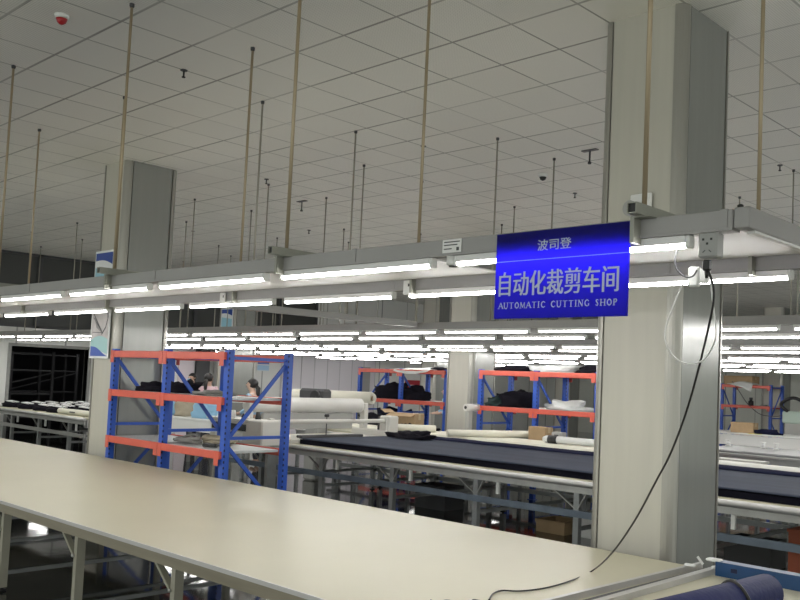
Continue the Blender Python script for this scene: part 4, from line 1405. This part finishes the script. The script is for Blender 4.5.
    for sx in (-.03, .03):
        MB().lathe([(.004, -.008), (.009, 0), (.004, .008)], (0, 0, 0), 8).build('eye', 'hair', t, fc + Vector((sx, -.088, .03)) * s)
        MB().lathe([(.006, -.02), (.014, -.01), (.014, .015), (.006, .028)], (0, 0, 0), 8).build('ear', 'skin', t, fc + Vector((sx * 2.7, .01, .01)) * s)
    MB().bar(fc + Vector((0, -.088, .025)) * s, fc + Vector((0, -.108, -.005)) * s, .02 * s, .018 * s).build('nose', 'skin', t)
    if mask:
        MB().heap((0, 0, 0), .055 * s, .045 * s, .045 * s, 3, .05).build('face_mask', 'mask_blue', t, fc + Vector((0, -.065, -.03)) * s, (pi / 2, 0, 0))
    else:
        MB().box(-.02, -.004, -.003, .02, .004, .003).build('mouth', 'red_sign', t, fc + Vector((0, -.084, -.045)) * s)
    return t


p = at(261, 384, Y=10.5)
person('dark haired worker in a pale blue shirt bending over, seen through the near rack end', (p.x, p.y + .0, 0), radians(-60), 1.71, 'blue_shirt', .35, False, True)
p = at(195, 381, X=-20.3)
person('worker with a blue face mask in dark clothes seen through the near rack shelf', (p.x, p.y, 0), radians(20), 1.76, 'navy_cloth', .2, True)
p = at(206, 379, X=-18.3)
person('worker in a pink shirt with dark hair beside the masked worker', (p.x, p.y, 0), radians(-150), 1.78, 'pink_shirt', .25, False, True)
p = at(450, 390, z=1.62)
pp = p
person('dark haired worker in blue standing beyond the right post of the far left rack', (p.x, p.y, 0), radians(-30), 1.66, 'blue_shirt', .2, False)

# white work table with blue bundles behind the near rack
wt = thing('work_table', 'white work table with light blue bundles seen between the near rack shelves', 'table', (-14.6, 8.75, 0))
MB().box(-2.0, .15, .92, 1.2, 1.0, .955, bev=.006).build('tabletop', 'white_plastic', wt)
MB().box(-2.0, .16, .72, 1.2, .19, .92).build('front_panel', 'white_plastic', wt)
for sx in (-1.9, -.4, 1.1):
    for sy in (.22, .92):
        MB().box(sx - .03, sy - .03, 0, sx + .03, sy + .03, .92).build('leg', 'steel', wt)
for (px_, m_, sx, sz, lb, cat_) in ((173, 'blue_cloth', .17, .3, 'light blue cloth bundle left on the white work table behind the rack', 'bundle'), (185, 'tan_cloth', .22, .34, 'tan cloth bundle on the white work table behind the rack', 'bundle'), (208, 'blue_cloth', .40, .34, 'large light blue cloth bundle right on the white work table behind the rack', 'bundle')):
    p = at(px_, 416, Y=9.25)
    cloth('cloth_bundle', lb, m_, (p.x, 9.25, .956), sx, .22, sz, px_, cat_, .25)

# odds and ends beneath the navy table, right of the column
for (px_, py_, Y_, sx, sy, sz, m_, nm, lb, cat_) in (
    (828, 536, 9.0, .3, .25, .52, 'orange_bag', 'crate', 'orange crate under the navy table right of the column', 'crate'),
    (560, 512, 9.2, .22, .2, .16, 'carton', 'carton_tray', 'small brown carton on the floor under the navy table', 'box'),
    (600, 505, 9.3, .2, .2, .3, 'white_plastic', 'bin', 'pale bin on the floor under the navy table', 'bin'),
    (440, 482, 9.4, .3, .2, .34, 'dark', 'crate', 'dark crate on the floor under the navy table, left part', 'crate'),
    (755, 540, 9.2, .26, .2, .3, 'black', 'bin', 'black bin under the navy table right of the column', 'bin'),
):
    p = at(px_, py_, Y=Y_)
    t = thing(nm, lb, cat_, (p.x, Y_, 0))
    q = MB()
    q.box(-sx, -sy, 0, sx, sy, .02).box(-sx, -sy, .02, -sx + .015, sy, sz).box(sx - .015, -sy, .02, sx, sy, sz).box(-sx + .015, -sy, .02, sx - .015, -sy + .015, sz).box(-sx + .015, sy - .015, .02, sx - .015, sy, sz)
    q.build('body', m_, t)
    MB().box(-sx - .012, -sy - .012, sz - .03, sx + .012, -sy, sz).build('rim', m_, t)
